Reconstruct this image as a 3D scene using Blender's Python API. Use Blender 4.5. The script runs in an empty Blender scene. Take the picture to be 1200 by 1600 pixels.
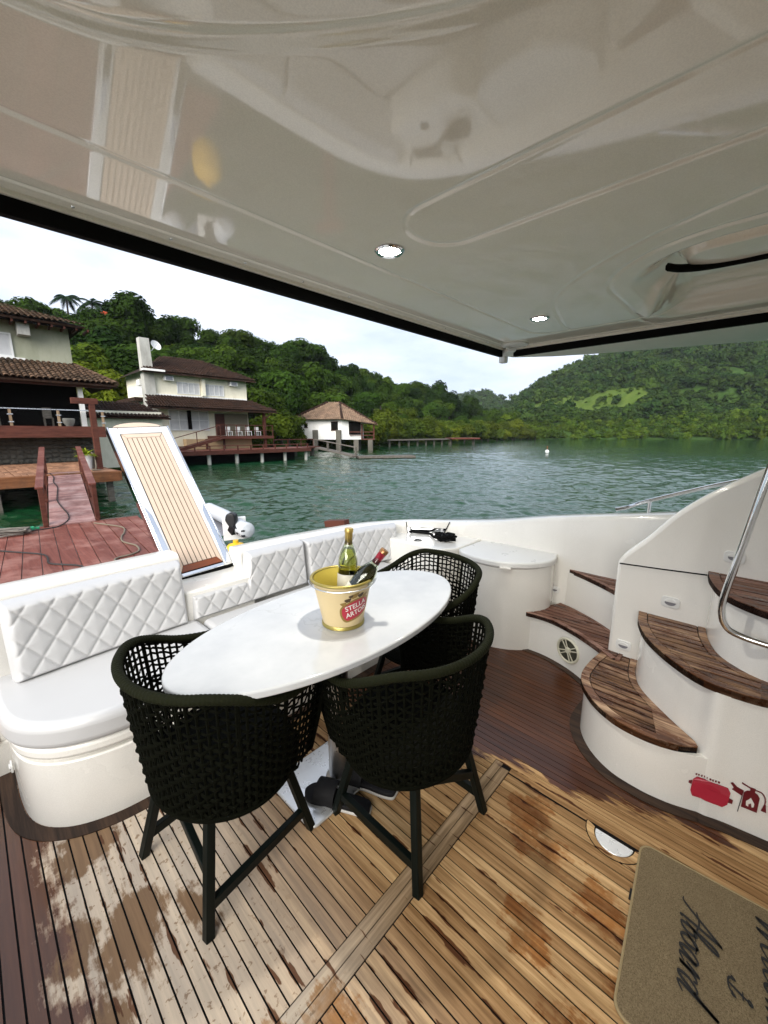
import bpy, bmesh, math, random
import numpy as np
from mathutils import Vector, Matrix
random.seed(7)
RNG = np.random.default_rng(7)
S = bpy.context.scene
COL = S.collection
R = math.radians

# ------------------------------------------------------------------ camera
EYE = 1.5; FPX = 620.0; PITCH = math.atan(123 / 620.0); AZ = R(46.5)
cam = bpy.data.cameras.new('camera'); camo = bpy.data.objects.new('camera', cam); COL.objects.link(camo)
camo.location = (0, 0, EYE); camo.rotation_euler = (R(90) - PITCH, 0, -AZ)
cam.sensor_fit = 'HORIZONTAL'; cam.sensor_width = 36; cam.lens = 36 * FPX / 1200
cam.clip_start = 0.02; cam.clip_end = 4000
S.camera = camo
S.render.resolution_x = 768; S.render.resolution_y = 1024

# ------------------------------------------------------------------ sky, sun, exposure
SUN_EL = R(30); SUN_AZ = R(-116)          # azimuth measured from +Y (aft) towards +X
W = bpy.data.worlds.new('World'); S.world = W; W.use_nodes = True
nt = W.node_tree; N = nt.nodes; L = nt.links
bg = N['Background']; bg.inputs['Strength'].default_value = 0.05
sky = N.new('ShaderNodeTexSky'); sky.sky_type = 'NISHITA'; sky.sun_disc = False
sky.sun_elevation = SUN_EL; sky.sun_rotation = SUN_AZ
tc = N.new('ShaderNodeTexCoord'); mp = N.new('ShaderNodeMapping')
mp.inputs['Scale'].default_value = (1.3, 1.3, 4.5); mp.inputs['Location'].default_value = (.3, .1, .35)
L.new(tc.outputs['Generated'], mp.inputs['Vector'])
nz = N.new('ShaderNodeTexNoise'); nz.inputs['Scale'].default_value = 1.9; nz.inputs['Detail'].default_value = 6; nz.inputs['Roughness'].default_value = .55
L.new(mp.outputs['Vector'], nz.inputs['Vector'])
cr = N.new('ShaderNodeValToRGB'); cr.color_ramp.elements[0].position = .36; cr.color_ramp.elements[1].position = .62
cr.color_ramp.elements[0].color = (3.5, 4.0, 4.95, 1); cr.color_ramp.elements[1].color = (5.6, 6.0, 6.8, 1)
L.new(nz.outputs['Fac'], cr.inputs['Fac'])
mxw = N.new('ShaderNodeMix'); mxw.data_type = 'RGBA'; mxw.inputs[0].default_value = .9
L.new(sky.outputs['Color'], mxw.inputs[6]); L.new(cr.outputs['Color'], mxw.inputs[7]); L.new(mxw.outputs[2], bg.inputs['Color'])
sl = bpy.data.lights.new('sun', 'SUN'); sl.energy = 1.5; sl.angle = R(50); sl.color = (1, .96, .9)
so = bpy.data.objects.new('sun', sl); COL.objects.link(so)
sd = Vector((math.sin(SUN_AZ) * math.cos(SUN_EL), math.cos(SUN_AZ) * math.cos(SUN_EL), math.sin(SUN_EL)))
so.rotation_euler = sd.to_track_quat('Z', 'Y').to_euler()
S.view_settings.view_transform = 'Standard'; S.view_settings.look = 'None'
S.view_settings.gamma = 1; S.view_settings.exposure = 2.1; S.view_settings.use_curve_mapping = False
S.render.engine = 'CYCLES'
S.cycles.max_bounces = 7; S.cycles.diffuse_bounces = 4; S.cycles.glossy_bounces = 3; S.cycles.transmission_bounces = 7
S.cycles.volume_bounces = 0; S.cycles.caustics_reflective = False; S.cycles.caustics_refractive = False

# ------------------------------------------------------------------ helpers
WM = {}                                   # world matrix of every parent we make

def root(name, label, cat, loc=(0, 0, 0), group=None):
    o = bpy.data.objects.new(name, None); COL.objects.link(o); o.location = loc
    o.empty_display_size = .1
    o['label'] = label; o['category'] = cat
    if group: o['group'] = group
    WM[o.name] = Matrix.Translation(loc)
    return o

def tag(o, label, cat=None, group=None, kind=None):
    o['label'] = label
    if cat: o['category'] = cat
    if group: o['group'] = group
    if kind: o['kind'] = kind
    return o

def link(me, name, parent=None, local=False):
    o = bpy.data.objects.new(name, me); COL.objects.link(o)
    if parent is not None:
        o.parent = parent
        if not local:
            o.matrix_parent_inverse = WM.get(parent.name, Matrix()).inverted()
            WM[o.name] = Matrix()
        else:
            WM[o.name] = Matrix()
    else:
        WM[o.name] = Matrix()
    return o

class MB:
    def __init__(s): s.v = []; s.f = []
    def add(s, vs, fs):
        o = len(s.v); s.v += [tuple(map(float, v)) for v in vs]; s.f += [tuple(i + o for i in f) for f in fs]; return s
    def box(s, x0, x1, y0, y1, z0, z1):
        return s.add([(x, y, z) for z in (z0, z1) for y in (y0, y1) for x in (x0, x1)],
                     [(0, 2, 3, 1), (4, 5, 7, 6), (0, 1, 5, 4), (2, 6, 7, 3), (0, 4, 6, 2), (1, 3, 7, 5)])
    def bar(s, p, q, w, h, up=(0, 0, 1)):
        p = Vector(p); q = Vector(q); d = (q - p).normalized(); u = Vector(up)
        a = d.cross(u)
        if a.length < 1e-4: a = d.cross(Vector((1, 0, 0)))
        a.normalize(); b = a.cross(d).normalized(); a = a * w / 2; b = b * h / 2
        vs = [e + i * a + j * b for e in (p, q) for j in (-1, 1) for i in (-1, 1)]
        return s.add(vs, [(0, 1, 3, 2), (4, 6, 7, 5), (0, 4, 5, 1), (2, 3, 7, 6), (0, 2, 6, 4), (1, 5, 7, 3)])
    def prism(s, poly, z0, z1):
        n = len(poly)
        vs = [(x, y, z0) for x, y in poly] + [(x, y, z1) for x, y in poly]
        return s.add(vs, [tuple(range(n))[::-1], tuple(range(n, 2 * n))] + [(i, (i + 1) % n, n + (i + 1) % n, n + i) for i in range(n)])
    def prism_axis(s, poly, a0, a1, fn):
        """poly in 2-D, extruded from a0 to a1; fn(u, v, a) gives the 3-D point"""
        n = len(poly)
        vs = [fn(u, v, a0) for u, v in poly] + [fn(u, v, a1) for u, v in poly]
        return s.add(vs, [tuple(range(n))[::-1], tuple(range(n, 2 * n))] + [(i, (i + 1) % n, n + (i + 1) % n, n + i) for i in range(n)])
    def tube(s, path, r, n=8, closed=False, sq=None, up=None):
        P = [Vector(p) for p in path]; m = len(P); rs = r if hasattr(r, '__len__') else [r] * m
        T = []
        for i in range(m):
            a = P[(i - 1) % m] if (closed or i) else P[0]; b = P[(i + 1) % m] if (closed or i < m - 1) else P[-1]
            t = (b - a); T.append(t.normalized() if t.length > 1e-9 else Vector((0, 0, 1)))
        ref = Vector(up) if up else (Vector((0, 0, 1)) if abs(T[0].z) < .9 else Vector((1, 0, 0)))
        nn = (ref - ref.dot(T[0]) * T[0]).normalized(); vs = []
        for i in range(m):
            if up: nn = Vector(up)
            nn = nn - nn.dot(T[i]) * T[i]
            nn = nn.normalized() if nn.length > 1e-6 else T[i].orthogonal().normalized()
            bb = T[i].cross(nn)
            e = sq or (1, 1)
            for k in range(n):
                a = 2 * math.pi * k / n
                vs.append(P[i] + nn * (math.cos(a) * rs[i] * e[0]) + bb * (math.sin(a) * rs[i] * e[1]))
        fs = []
        for i in range(m if closed else m - 1):
            j = (i + 1) % m
            for k in range(n):
                fs.append((i * n + k, i * n + (k + 1) % n, j * n + (k + 1) % n, j * n + k))
        if not closed:
            fs.append(tuple(range(n))[::-1]); fs.append(tuple(range((m - 1) * n, m * n)))
        return s.add(vs, fs)
    def lathe(s, prof, n=32, c=(0, 0, 0), M=None, cap=True):
        vs = []; m = len(prof); c = Vector(c)
        for r_, z in prof:
            for k in range(n):
                a = 2 * math.pi * k / n
                p = Vector((r_ * math.cos(a), r_ * math.sin(a), z))
                vs.append((M @ p if M else p) + c)
        fs = [(i * n + k, i * n + (k + 1) % n, (i + 1) * n + (k + 1) % n, (i + 1) * n + k) for i in range(m - 1) for k in range(n)]
        if cap and prof[0][0] > 1e-6: fs.append(tuple(range(n))[::-1])
        if cap and prof[-1][0] > 1e-6: fs.append(tuple(range((m - 1) * n, m * n)))
        return s.add(vs, fs)
    def loft(s, rings, closed=False, cap=False):
        n = len(rings[0]); m = len(rings); vs = [p for r_ in rings for p in r_]; fs = []
        for i in range(m - 1):
            for k in range(n if closed else n - 1):
                fs.append((i * n + k, i * n + (k + 1) % n, (i + 1) * n + (k + 1) % n, (i + 1) * n + k))
        if cap: fs += [tuple(range(n))[::-1], tuple(range((m - 1) * n, m * n))]
        return s.add(vs, fs)
    def mesh(s, name, mat, smooth=35, recalc=True):
        me = bpy.data.meshes.new(name); me.from_pydata(s.v, [], s.f); me.update()
        if recalc:
            bm = bmesh.new(); bm.from_mesh(me); bmesh.ops.remove_doubles(bm, verts=bm.verts, dist=1e-6)
            bmesh.ops.recalc_face_normals(bm, faces=bm.faces); bm.to_mesh(me); bm.free()
        if smooth:
            me.shade_smooth(); me.set_sharp_from_angle(angle=R(smooth))
        me.materials.append(mat); return me
    def build(s, name, mat, parent=None, smooth=35, bev=0, seg=2, local=False, recalc=True):
        o = link(s.mesh(name, mat, smooth, recalc), name, parent, local)
        if bev:
            b = o.modifiers.new('bevel', 'BEVEL'); b.width = bev; b.segments = seg; b.limit_method = 'ANGLE'; b.angle_limit = R(40)
            b.harden_normals = False
        return o

def crom(pts, n=8, closed=False):
    """Catmull-Rom through points of any dimension"""
    P = [np.array(p, float) for p in pts]; m = len(P); out = []
    for i in range(m if closed else m - 1):
        p0 = P[(i - 1) % m] if (closed or i) else 2 * P[0] - P[1]
        p1 = P[i]; p2 = P[(i + 1) % m]
        p3 = P[(i + 2) % m] if (closed or i < m - 2) else 2 * P[-1] - P[-2]
        for k in range(n):
            t = k / n
            out.append(tuple(.5 * ((2 * p1) + (-p0 + p2) * t + (2 * p0 - 5 * p1 + 4 * p2 - p3) * t * t + (-p0 + 3 * p1 - 3 * p2 + p3) * t ** 3)))
    if not closed: out.append(tuple(P[-1]))
    return out

def rrect(x0, x1, y0, y1, r, n=6):
    o = []
    for cx, cy, a in ((x1 - r, y0 + r, -90), (x1 - r, y1 - r, 0), (x0 + r, y1 - r, 90), (x0 + r, y0 + r, 180)):
        for k in range(n + 1):
            t = R(a + 90 * k / n); o.append((cx + r * math.cos(t), cy + r * math.sin(t)))
    return o

def at(px, py, d):
    """the point seen at a picture position, at ground distance d straight ahead of the eye"""
    dx = (px - 600) / FPX; dv = (800 - py) / FPX; c, s_ = math.cos(PITCH), math.sin(PITCH)
    f = c + dv * s_; z = -s_ + dv * c; t = d / f
    return Vector((math.sin(AZ) * d + math.cos(AZ) * dx * t, math.cos(AZ) * d - math.sin(AZ) * dx * t, EYE + z * t))

# ------------------------------------------------------------------ materials
class M:
    def __init__(s, name, col=(.5, .5, .5), rough=.5, metal=0, spec=.5):
        s.m = bpy.data.materials.new(name); s.m.use_nodes = True; s.nt = s.m.node_tree; s.N = s.nt.nodes; s.L = s.nt.links
        s.b = s.N['Principled BSDF']; s.set('Base Color', (*col, 1)); s.set('Roughness', rough); s.set('Metallic', metal); s.set('Specular IOR Level', spec)
        s._pos = None
    def set(s, k, v): s.b.inputs[k].default_value = v; return s
    def put(s, k, sock): s.L.new(sock, s.b.inputs[k]); return s
    def n(s, t, **kw):
        x = s.N.new(t)
        for k, v in kw.items(): setattr(x, k, v)
        return x
    def geo(s):
        if not s._pos: s._pos = s.n('ShaderNodeNewGeometry')
        return s._pos.outputs['Position']
    def obj(s): return s.n('ShaderNodeTexCoord').outputs['Object']
    def rnd(s): return s.n('ShaderNodeObjectInfo').outputs['Random']
    def math(s, op, a, b=None, clamp=False):
        x = s.n('ShaderNodeMath', operation=op, use_clamp=clamp)
        for i, v in enumerate((a, b)):
            if v is None: continue
            if isinstance(v, (int, float)): x.inputs[i].default_value = v
            else: s.L.new(v, x.inputs[i])
        return x.outputs[0]
    def vec(s, op, a, b):
        x = s.n('ShaderNodeVectorMath', operation=op)
        for i, v in enumerate((a, b)):
            if isinstance(v, tuple): x.inputs[i].default_value = v
            else: s.L.new(v, x.inputs[i])
        return x.outputs['Value' if op in ('DISTANCE', 'LENGTH', 'DOT_PRODUCT') else 'Vector']
    def noise(s, scale, detail=4, rough=.5, co=None, sc=None, out='Fac', dist=0):
        x = s.n('ShaderNodeTexNoise'); x.inputs['Scale'].default_value = scale; x.inputs['Detail'].default_value = detail
        x.inputs['Roughness'].default_value = rough; x.inputs['Distortion'].default_value = dist
        co = co if co is not None else s.geo()
        if sc: co = s.vec('MULTIPLY', co, sc)
        s.L.new(co, x.inputs['Vector']); return x.outputs[out]
    def ramp(s, fac, *stops):
        x = s.n('ShaderNodeValToRGB'); e = x.color_ramp.elements
        while len(e) < len(stops): e.new(.5)
        for el, (p, c) in zip(e, stops):
            el.position = p; el.color = (*c, 1) if hasattr(c, '__len__') else (c, c, c, 1)
        s.L.new(fac, x.inputs[0]); return x.outputs[0]
    def mix(s, fac, a, b, mode='MIX'):
        x = s.n('ShaderNodeMix', data_type='RGBA', blend_type=mode)
        for i, v in ((0, fac), (6, a), (7, b)):
            if isinstance(v, (int, float)): x.inputs[i].default_value = v
            elif isinstance(v, tuple): x.inputs[i].default_value = (*v, 1)
            else: s.L.new(v, x.inputs[i])
        return x.outputs[2]
    def mapr(s, v, a, b, c=0, d=1, smooth=False):
        x = s.n('ShaderNodeMapRange', interpolation_type='SMOOTHSTEP' if smooth else 'LINEAR')
        s.L.new(v, x.inputs[0])
        for i, k in enumerate((a, b, c, d)): x.inputs[i + 1].default_value = k
        return x.outputs[0]
    def bump(s, h, strength=.3, dist=.01):
        x = s.n('ShaderNodeBump'); x.inputs['Strength'].default_value = strength; x.inputs['Distance'].default_value = dist
        s.L.new(h, x.inputs['Height']); s.L.new(x.outputs[0], s.b.inputs['Normal']); return s
    def sep(s, v):
        x = s.n('ShaderNodeSeparateXYZ'); s.L.new(v, x.inputs[0]); return x.outputs

def plain(name, col, rough=.5, metal=0, var=.12, scale=6, bump=0, spec=.5, bscale=None):
    m = M(name, col, rough, metal, spec)
    nz = m.noise(scale, 5, .6)
    m.put('Base Color', m.mix(nz, tuple(c * (1 - var) for c in col), tuple(min(1, c * (1 + var)) for c in col)))
    m.put('Roughness', m.mapr(nz, .3, .7, max(.02, rough * .8), min(1, rough * 1.2)))
    if bump: m.bump(m.noise(bscale or scale * 12, 4, .6), bump, .004)
    return m.m

def gelcoat(name, col, rough, speck=.03):
    m = M(name, col, rough); m.set('Coat Weight', .5); m.set('Coat Roughness', .06)
    big = m.noise(1.7, 5, .6); fine = m.noise(420, 2, .5)
    c = m.mix(m.mapr(big, .35, .7), tuple(k * .93 for k in col), col)
    c = m.mix(m.mapr(fine, .35, .65, 0, 1), c, m.mix(1.0, c, (1 - speck * 3,) * 3, 'MULTIPLY'))
    run = m.mapr(m.noise(1, 4, .6, None, (9, 9, .8)), .56, .78); c = m.mix(m.math('MULTIPLY', run, .16), c, tuple(k * .72 for k in (col[0], col[1] * .97, col[2] * .9)))
    m.put('Base Color', c); m.put('Roughness', m.mapr(m.noise(5, 4), .3, .7, rough * .7, rough * 1.3))
    return m.m

MAT = {}
MAT['gel'] = gelcoat('white_gelcoat', (.84, .82, .765), .22)
MAT['ceil'] = gelcoat('ceiling_gelcoat', (.89, .845, .745), .035)
MAT['soffit'] = plain('soffit_paint', (.84, .82, .77), .75, var=.04, scale=3)
MAT['caulk'] = plain('black_caulk', (.006, .0055, .0055), .7, var=.2, spec=.08)
MAT['rubber'] = plain('black_rubber', (.004, .004, .004), .7, var=.2, spec=.08)
MAT['chrome'] = plain('polished_steel', (.78, .79, .8), .07, 1, var=.04)
MAT['mirror'] = plain('mirror_steel', (.86, .87, .88), .06, 1, var=.05, scale=20)
MAT['steel'] = plain('brushed_steel', (.6, .6, .6), .28, 1, var=.1)
MAT['plastic'] = plain('white_plastic', (.7, .7, .68), .3, var=.05)
MAT['greyplastic'] = plain('grey_plastic', (.2, .2, .22), .25)
MAT['blackplastic'] = plain('black_plastic', (.010, .010, .011), .35, spec=.25)
MAT['cream'] = plain('cream_plastic', (.55, .53, .42), .4)

def teak(name, axis, lo, hi, deck=False, wetall=0, tint=.35):
    m = M(name, hi, .55, 0, .2); pos = m.geo(); rnd = m.rnd()
    off = m.n('ShaderNodeCombineXYZ'); m.L.new(m.math('MULTIPLY', rnd, 37.0), off.inputs[0]); m.L.new(m.math('MULTIPLY', rnd, 91.0), off.inputs[1])
    p = m.vec('ADD', pos, off.outputs[0])
    sc = (3.5, 75, 75) if axis == 'x' else (75, 3.5, 75)
    g = m.noise(1, 6, .65, p, sc); g2 = m.noise(1, 3, .5, p, tuple(k * .28 for k in sc))
    f = m.math('ADD', m.math('MULTIPLY', g, .65), m.math('MULTIPLY', g2, .35))
    c = m.ramp(f, (.3, tuple(k * .6 for k in lo)), (.45, lo), (.62, hi), (.8, tuple(min(1, k * 1.15) for k in hi)))
    tintv = m.mapr(rnd, 0, 1, 1 - tint, 1 + tint * .35)
    tc_ = m.n('ShaderNodeCombineXYZ'); 
    for i, k in enumerate((1, .99, .96)): m.L.new(m.math('POWER', tintv, 1 + i * .25), tc_.inputs[i])
    c = m.mix(1.0, c, tc_.outputs[0], 'MULTIPLY')
    rough = .55
    if deck:
        xyz = m.sep(pos); x, y = xyz[0], xyz[1]
        warp = m.noise(7, 5, .65); warpf = m.noise(1, 5, .65, None, (70, 12, 1))
        wv = m.math('ADD', m.math('MULTIPLY', m.math('SUBTRACT', warp, .5), .34), m.math('MULTIPLY', m.math('SUBTRACT', warpf, .5), .16))
        # boards turn paler and greyer towards the left side
        grey = m.mapr(m.math('ADD', x, m.math('MULTIPLY', y, -.12)), .15, .75, 1, 0, True)
        c = m.mix(m.math('MULTIPLY', grey, .62), c, m.mix(f, (.43, .39, .33), (.74, .69, .61)))
        # spilled-water patches with their own outline
        def blobs(lst):
            d = None
            for bx, by, br, ex in lst:
                q = m.n('ShaderNodeCombineXYZ'); m.L.new(x, q.inputs[0]); m.L.new(m.math('MULTIPLY', y, ex), q.inputs[1])
                v = m.math('SUBTRACT', br, m.vec('DISTANCE', q.outputs[0], (bx, by * ex, 0)))
                d = v if d is None else m.math('MAXIMUM', d, v)
            return d
        oil = m.mapr(m.math('ADD', blobs([(1.36, .47, .10, 1), (1.30, .38, .07, .8), (1.03, .36, .045, .7), (.97, .28, .05, .6), (1.20, .16, .07, .8), (1.06, .08, .05, .8), (.86, .17, .04, .6), (.74, .13, .05, .5), (.46, .62, .05, .9), (.30, .66, .07, 1)]), wv), -.005, .025)
        oilrim = m.math('MULTIPLY', oil, m.mapr(m.noise(16, 4, .7), .3, .58, .45, 1))
        c = m.mix(m.math('MULTIPLY', oilrim, .85), c, m.mix(1.0, c, (.58, .33, .12), 'MULTIPLY'))
        wl = m.mapr(m.math('ADD', m.math('SUBTRACT', .02, x), m.math('MULTIPLY', wv, .9)), -.01, .04)
        blob = m.mapr(m.math('ADD', blobs([(.16, 1.20, .09, .55), (.0, 1.28, .1, 1), (.31, 1.13, .05, .6), (.10, 1.62, .1, .8), (.05, 1.0, .07, .8)]), m.math('MULTIPLY', wv, .75)), -.005, .022)
        spots = m.math('MULTIPLY', m.mapr(m.noise(46, 3, .6), .60, .64), m.mapr(x, .35, .6, 1, 0))
        wr = m.mapr(m.math('ADD', m.math('SUBTRACT', x, 1.60), m.math('ADD', m.math('MULTIPLY', m.noise(5, 4, .6, None, (3, .7, 1)), .5), m.math('MULTIPLY', m.math('SUBTRACT', y, .45), .32))), .25, .28)
        # dark damp running along the seams
        seam = m.math('ABSOLUTE', m.math('SUBTRACT', m.math('FRACT', m.math('DIVIDE', m.math('ADD', x, 4.02025), .0405)), .5))
        damp = m.mapr(m.math('ADD', seam, m.math('MULTIPLY', m.mapr(m.noise(1, 4, .65, None, (16, 3.0, 1)), .53, .68), .42)), .53, .60)
        wet = m.math('MAXIMUM', m.math('MAXIMUM', wl, blob), m.math('MAXIMUM', wr, m.math('MAXIMUM', m.math('MULTIPLY', damp, .85), m.math('MULTIPLY', spots, .75))), True)
        c = m.mix(wet, c, m.mix(1.0, c, (.40, .30, .22), 'MULTIPLY'))
        c = m.mix(m.math('MAXIMUM', wr, m.math('MAXIMUM', m.math('MULTIPLY', damp, .9), wl)), c, m.mix(1.0, c, (.46, .30, .24), 'MULTIPLY'))
        gl = m.math('MAXIMUM', wl, m.math('MULTIPLY', wr, .8))
        rn = m.n('ShaderNodeMapRange'); m.L.new(gl, rn.inputs[0]); rn.inputs[3].default_value = .6; rn.inputs[4].default_value = .2
        m.put('Roughness', rn.outputs[0]); m.put('Specular IOR Level', m.mapr(gl, 0, 1, .18, .5))
    else:
        if wetall:
            w = m.mapr(m.noise(6, 4, .65, None, (3, .8, 1) if axis == 'y' else (.8, 3, 1)), .34 + .3 * (1 - wetall), .46 + .3 * (1 - wetall), 1, 0)
            c = m.mix(w, c, m.mix(1.0, c, (.36, .23, .16), 'MULTIPLY'))
            m.put('Roughness', m.mapr(w, 0, 1, .5, .25)); m.put('Specular IOR Level', m.mapr(w, 0, 1, .15, .4))
    m.put('Base Color', c); m.bump(g, .25, .0015)
    return m.m

MAT['deck'] = teak('teak_deck', 'y', (.33, .195, .085), (.60, .40, .20), deck=True, tint=.4)
MAT['deckx'] = teak('teak_deck_cross', 'x', (.25, .17, .095), (.45, .325, .20), deck=True, tint=.2)
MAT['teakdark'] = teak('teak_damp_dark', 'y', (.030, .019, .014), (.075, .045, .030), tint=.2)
MAT['tread'] = teak('teak_tread', 'y', (.22, .125, .072), (.48, .32, .205), wetall=.6, tint=.5)
MAT['treadwet'] = teak('teak_tread_wet', 'y', (.15, .07, .05), (.33, .2, .15), wetall=.9, tint=.4)
MAT['passteak'] = plain('pale_teak', (.61, .47, .36), .5, var=.09, scale=9, bump=.1)
MAT['varnish'] = plain('varnished_wood', (.2, .05, .012), .15, var=.3, scale=14)

def upholstery():
    m = M('white_vinyl', (.74, .74, .73), .38)
    b = m.noise(3, 4); m.put('Base Color', m.mix(b, (.47, .47, .47), (.53, .53, .53)))
    m.bump(m.noise(260, 3, .6), .12, .0015); m.set('Coat Weight', .15); m.set('Coat Roughness', .3); return m.m
MAT['vinyl'] = upholstery()

def marble():
    m = M('white_stone_top', (.8, .8, .79), .1)
    p = m.obj(); w = m.noise(2.3, 5, .6, p, None, 'Color')
    d = m.vec('ADD', p, m.vec('MULTIPLY', w, (.55, .55, .55)))
    v = m.n('ShaderNodeTexVoronoi', feature='DISTANCE_TO_EDGE'); v.inputs['Scale'].default_value = 1.9; m.L.new(d, v.inputs['Vector'])
    vein = m.math('MULTIPLY', m.mapr(v.outputs['Distance'], 0, .009, 1, 0), m.mapr(m.noise(2.2, 3, .5, p), .52, .66))
    c = m.mix(m.mapr(m.noise(5, 4, .6, p), .35, .7), (.54, .55, .55), (.46, .47, .48))
    m.put('Base Color', m.mix(m.math('MULTIPLY', vein, .55), c, (.35, .35, .34)))
    m.set('Coat Weight', .4); m.set('Coat Roughness', .04); return m.m
MAT['marble'] = marble()

def rope():
    m = M('dark_olive_rope', (.012, .013, .007), .9, 0, .06)
    o = m.obj(); c = m.mix(m.noise(60, 4, .6, o), (.0008, .0009, .0004), (.0034, .0040, .0014))
    m.put('Base Color', c); m.bump(m.noise(420, 3, .6, o), .5, .002); return m.m
MAT['rope'] = rope()
MAT['ropeolive'] = plain('olive_rope_binding', (.0085, .0098, .0034), .8, var=.45, scale=120, bump=.4, spec=.10)
MAT['chairleg'] = plain('dark_green_metal', (.0028, .005, .004), .45, var=.25, spec=.15)
MAT['chairseat'] = plain('dark_fabric', (.006, .0065, .0055), .9, spec=.05, var=.25, scale=40, bump=.4)

# ------------------------------------------------------------------ cockpit deck (setting)
deck = MB().box(-.98, 2.84, -1.0, 2.32, -.06, -.0035).build('cockpit_deck', MAT['caulk']); deck['kind'] = 'structure'
tag(deck, 'weathered teak planked deck of the yacht cockpit with damp patches')
PITCHW = .0405
def plank_mesh(w, y0, y1, mat, name):
    return MB().box(-w / 2, w / 2, y0, y1, -.02, 0).mesh(name, mat, 0)
pa = plank_mesh(PITCHW - .0052, .722, 2.30, MAT['deck'], 'plank'); pb = plank_mesh(PITCHW - .0052, -.98, .641, MAT['deck'], 'plank')
pc = plank_mesh(.0318, -.98, 2.30, MAT['deck'], 'plank')
def put_plank(me, x):
    o = link(me, 'plank', deck, True); o.location = (x, 0, random.uniform(-.0006, .0004)); return o
x = -4.0 + PITCHW * math.floor((4 - .97) / PITCHW) + PITCHW
while x < 1.525:
    put_plank(pa, x)
    if x < 1.50: put_plank(pb, x)
    x += PITCHW
x = 1.5425
while x < 2.83:
    put_plank(pc, x); x += .0352
MB().box(-.97, 1.500, .6455, .6815, -.02, .0005).build('king_plank', MAT['deckx'], deck, 0)
MB().box(-.97, 1.522, .6845, .7185, -.02, .0005).build('king_plank', MAT['deckx'], deck, 0)
MB().box(1.497, 1.5245, -.98, .6425, -.02, .0002).build('border_plank', MAT['deck'], deck, 0)

def strip(curve, width, z0, z1):
    """a flat band to the left of a plan curve"""
    P = [np.array(p[:2]) for p in curve]; inn = []
    for i in range(len(P)):
        t = P[min(i + 1, len(P) - 1)] - P[max(i - 1, 0)]; t = t / np.linalg.norm(t); inn.append(P[i] + width * np.array((-t[1], t[0])))
    mb = MB(); rings = [[(*a, z0), (*a, z1), (*b, z1), (*b, z0)] for a, b in zip(P, inn)]
    return mb.loft(rings, True, True)

# ------------------------------------------------------------------ bulwark and transom
def coaming(path, name, label, zb=-1.15, inner_z=-.01):
    pts = crom(path, 8); mb = MB(); rings = []
    for i, p in enumerate(pts):
        a = np.array(pts[max(i - 1, 0)][:2]); b = np.array(pts[min(i + 1, len(pts) - 1)][:2]); t = (b - a) / np.linalg.norm(b - a)
        n = np.array((t[1], -t[0]))               # outward
        z = p[2]; prof = [(0, inner_z), (0, z - .035), (.006, z - .014), (.02, z - .003), (.04, z), (.13, z), (.15, z - .004), (.166, z - .016), (.172, z - .04), (.19, .1), (.15, -.4), (.05, zb)]
        rings.append([(p[0] + n[0] * o, p[1] + n[1] * o, zz) for o, zz in prof])
    o = mb.loft(rings, True, True).build(name, MAT['gel'], None, 50); o['kind'] = 'structure'; o['label'] = label
    return o
coaming([(2.86, -1.0, 1.24), (2.86, 0, 1.08), (2.86, .5, 1.0), (2.855, 1.05, .905), (2.83, 1.5, .81), (2.75, 1.88, .757), (2.58, 2.15, .742), (2.25, 2.29, .75), (1.9, 2.325, .758), (1.6, 2.33, .766), (1.36, 2.334, .768), (1.135, 2.335, .768)],
        'bulwark', 'white moulded bulwark curving round to the transom behind the sofa')
coaming([(.765, 2.33, .83), (.5, 2.318, .83), (.22, 2.30, .832), (-.06, 2.278, .835)], 'transom', 'white transom coaming behind the left end of the sofa')
coaming([(-.06, 2.9, .86), (-.4, 2.9, .87), (-.8, 2.7, .82), (-.96, 2.2, .78), (-.97, 1.0, .78), (-.97, -1.0, .8)][::1], 'bulwark', 'white bulwark along the other side of the cockpit')
sill = MB().prism(rrect(.74, 1.16, 2.22, 2.66, .02), -1.1, .632).build('passerelle_sill', MAT['gel'], None, 35, .012); sill['kind'] = 'structure'; sill['label'] = 'white moulded step in the transom under the boarding gangway'
# side step beside the sofa and stern platform
sp = MB().box(-.9, -.03, 2.27, 2.9, -.02, .16).build('side_step_riser', MAT['gel'], None, 35, .01); sp['kind'] = 'structure'; sp['label'] = 'white riser of the low step left of the sofa'
for i in range(5):
    MB().box(-.88 + i * .165, -.88 + i * .165 + .155, 2.262, 2.88, .16, .178).build('step_plank', MAT['passteak'], sp, 0)
pf = MB().prism(rrect(-.9, 2.7, 2.5, 3.75, .2), -.75, -.62).build('stern_platform', MAT['gel'], None, 35, .02); pf['kind'] = 'structure'; pf['label'] = 'low white bathing platform behind the transom'
hull = MB().prism([(-1.0, -1.5), (2.9, -1.5), (2.9, 2.0), (2.5, 2.4), (-.7, 2.4), (-1.0, 2.0)], -1.6, -.07).build('hull', MAT['gel'], None, 0); hull['kind'] = 'structure'; hull['label'] = 'white yacht hull below the cockpit'

# ------------------------------------------------------------------ salon bulkhead behind the viewer
bh = MB().box(-.98, .05, -1.06, -1.0, 0, 2.2).box(1.45, 2.9, -1.06, -1.0, 0, 2.2).box(.05, 1.45, -1.06, -1.0, 1.95, 2.2).build('salon_bulkhead', MAT['gel'], None, 0); bh['kind'] = 'structure'; bh['label'] = 'white salon bulkhead with a sliding door, its panes whitened to bounce light'
MAT['tint'] = plain('light_bounce_white', (.78, .77, .74), .6, var=.05)  # unseen door panes made white to bounce light onto the ceiling
MB().box(.05, .75, -1.045, -1.03, 0, 1.95).build('door_pane', MAT['tint'], bh, 0); MB().box(.75, 1.45, -1.03, -1.015, 0, 1.95).build('door_pane', MAT['tint'], bh, 0)

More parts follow.
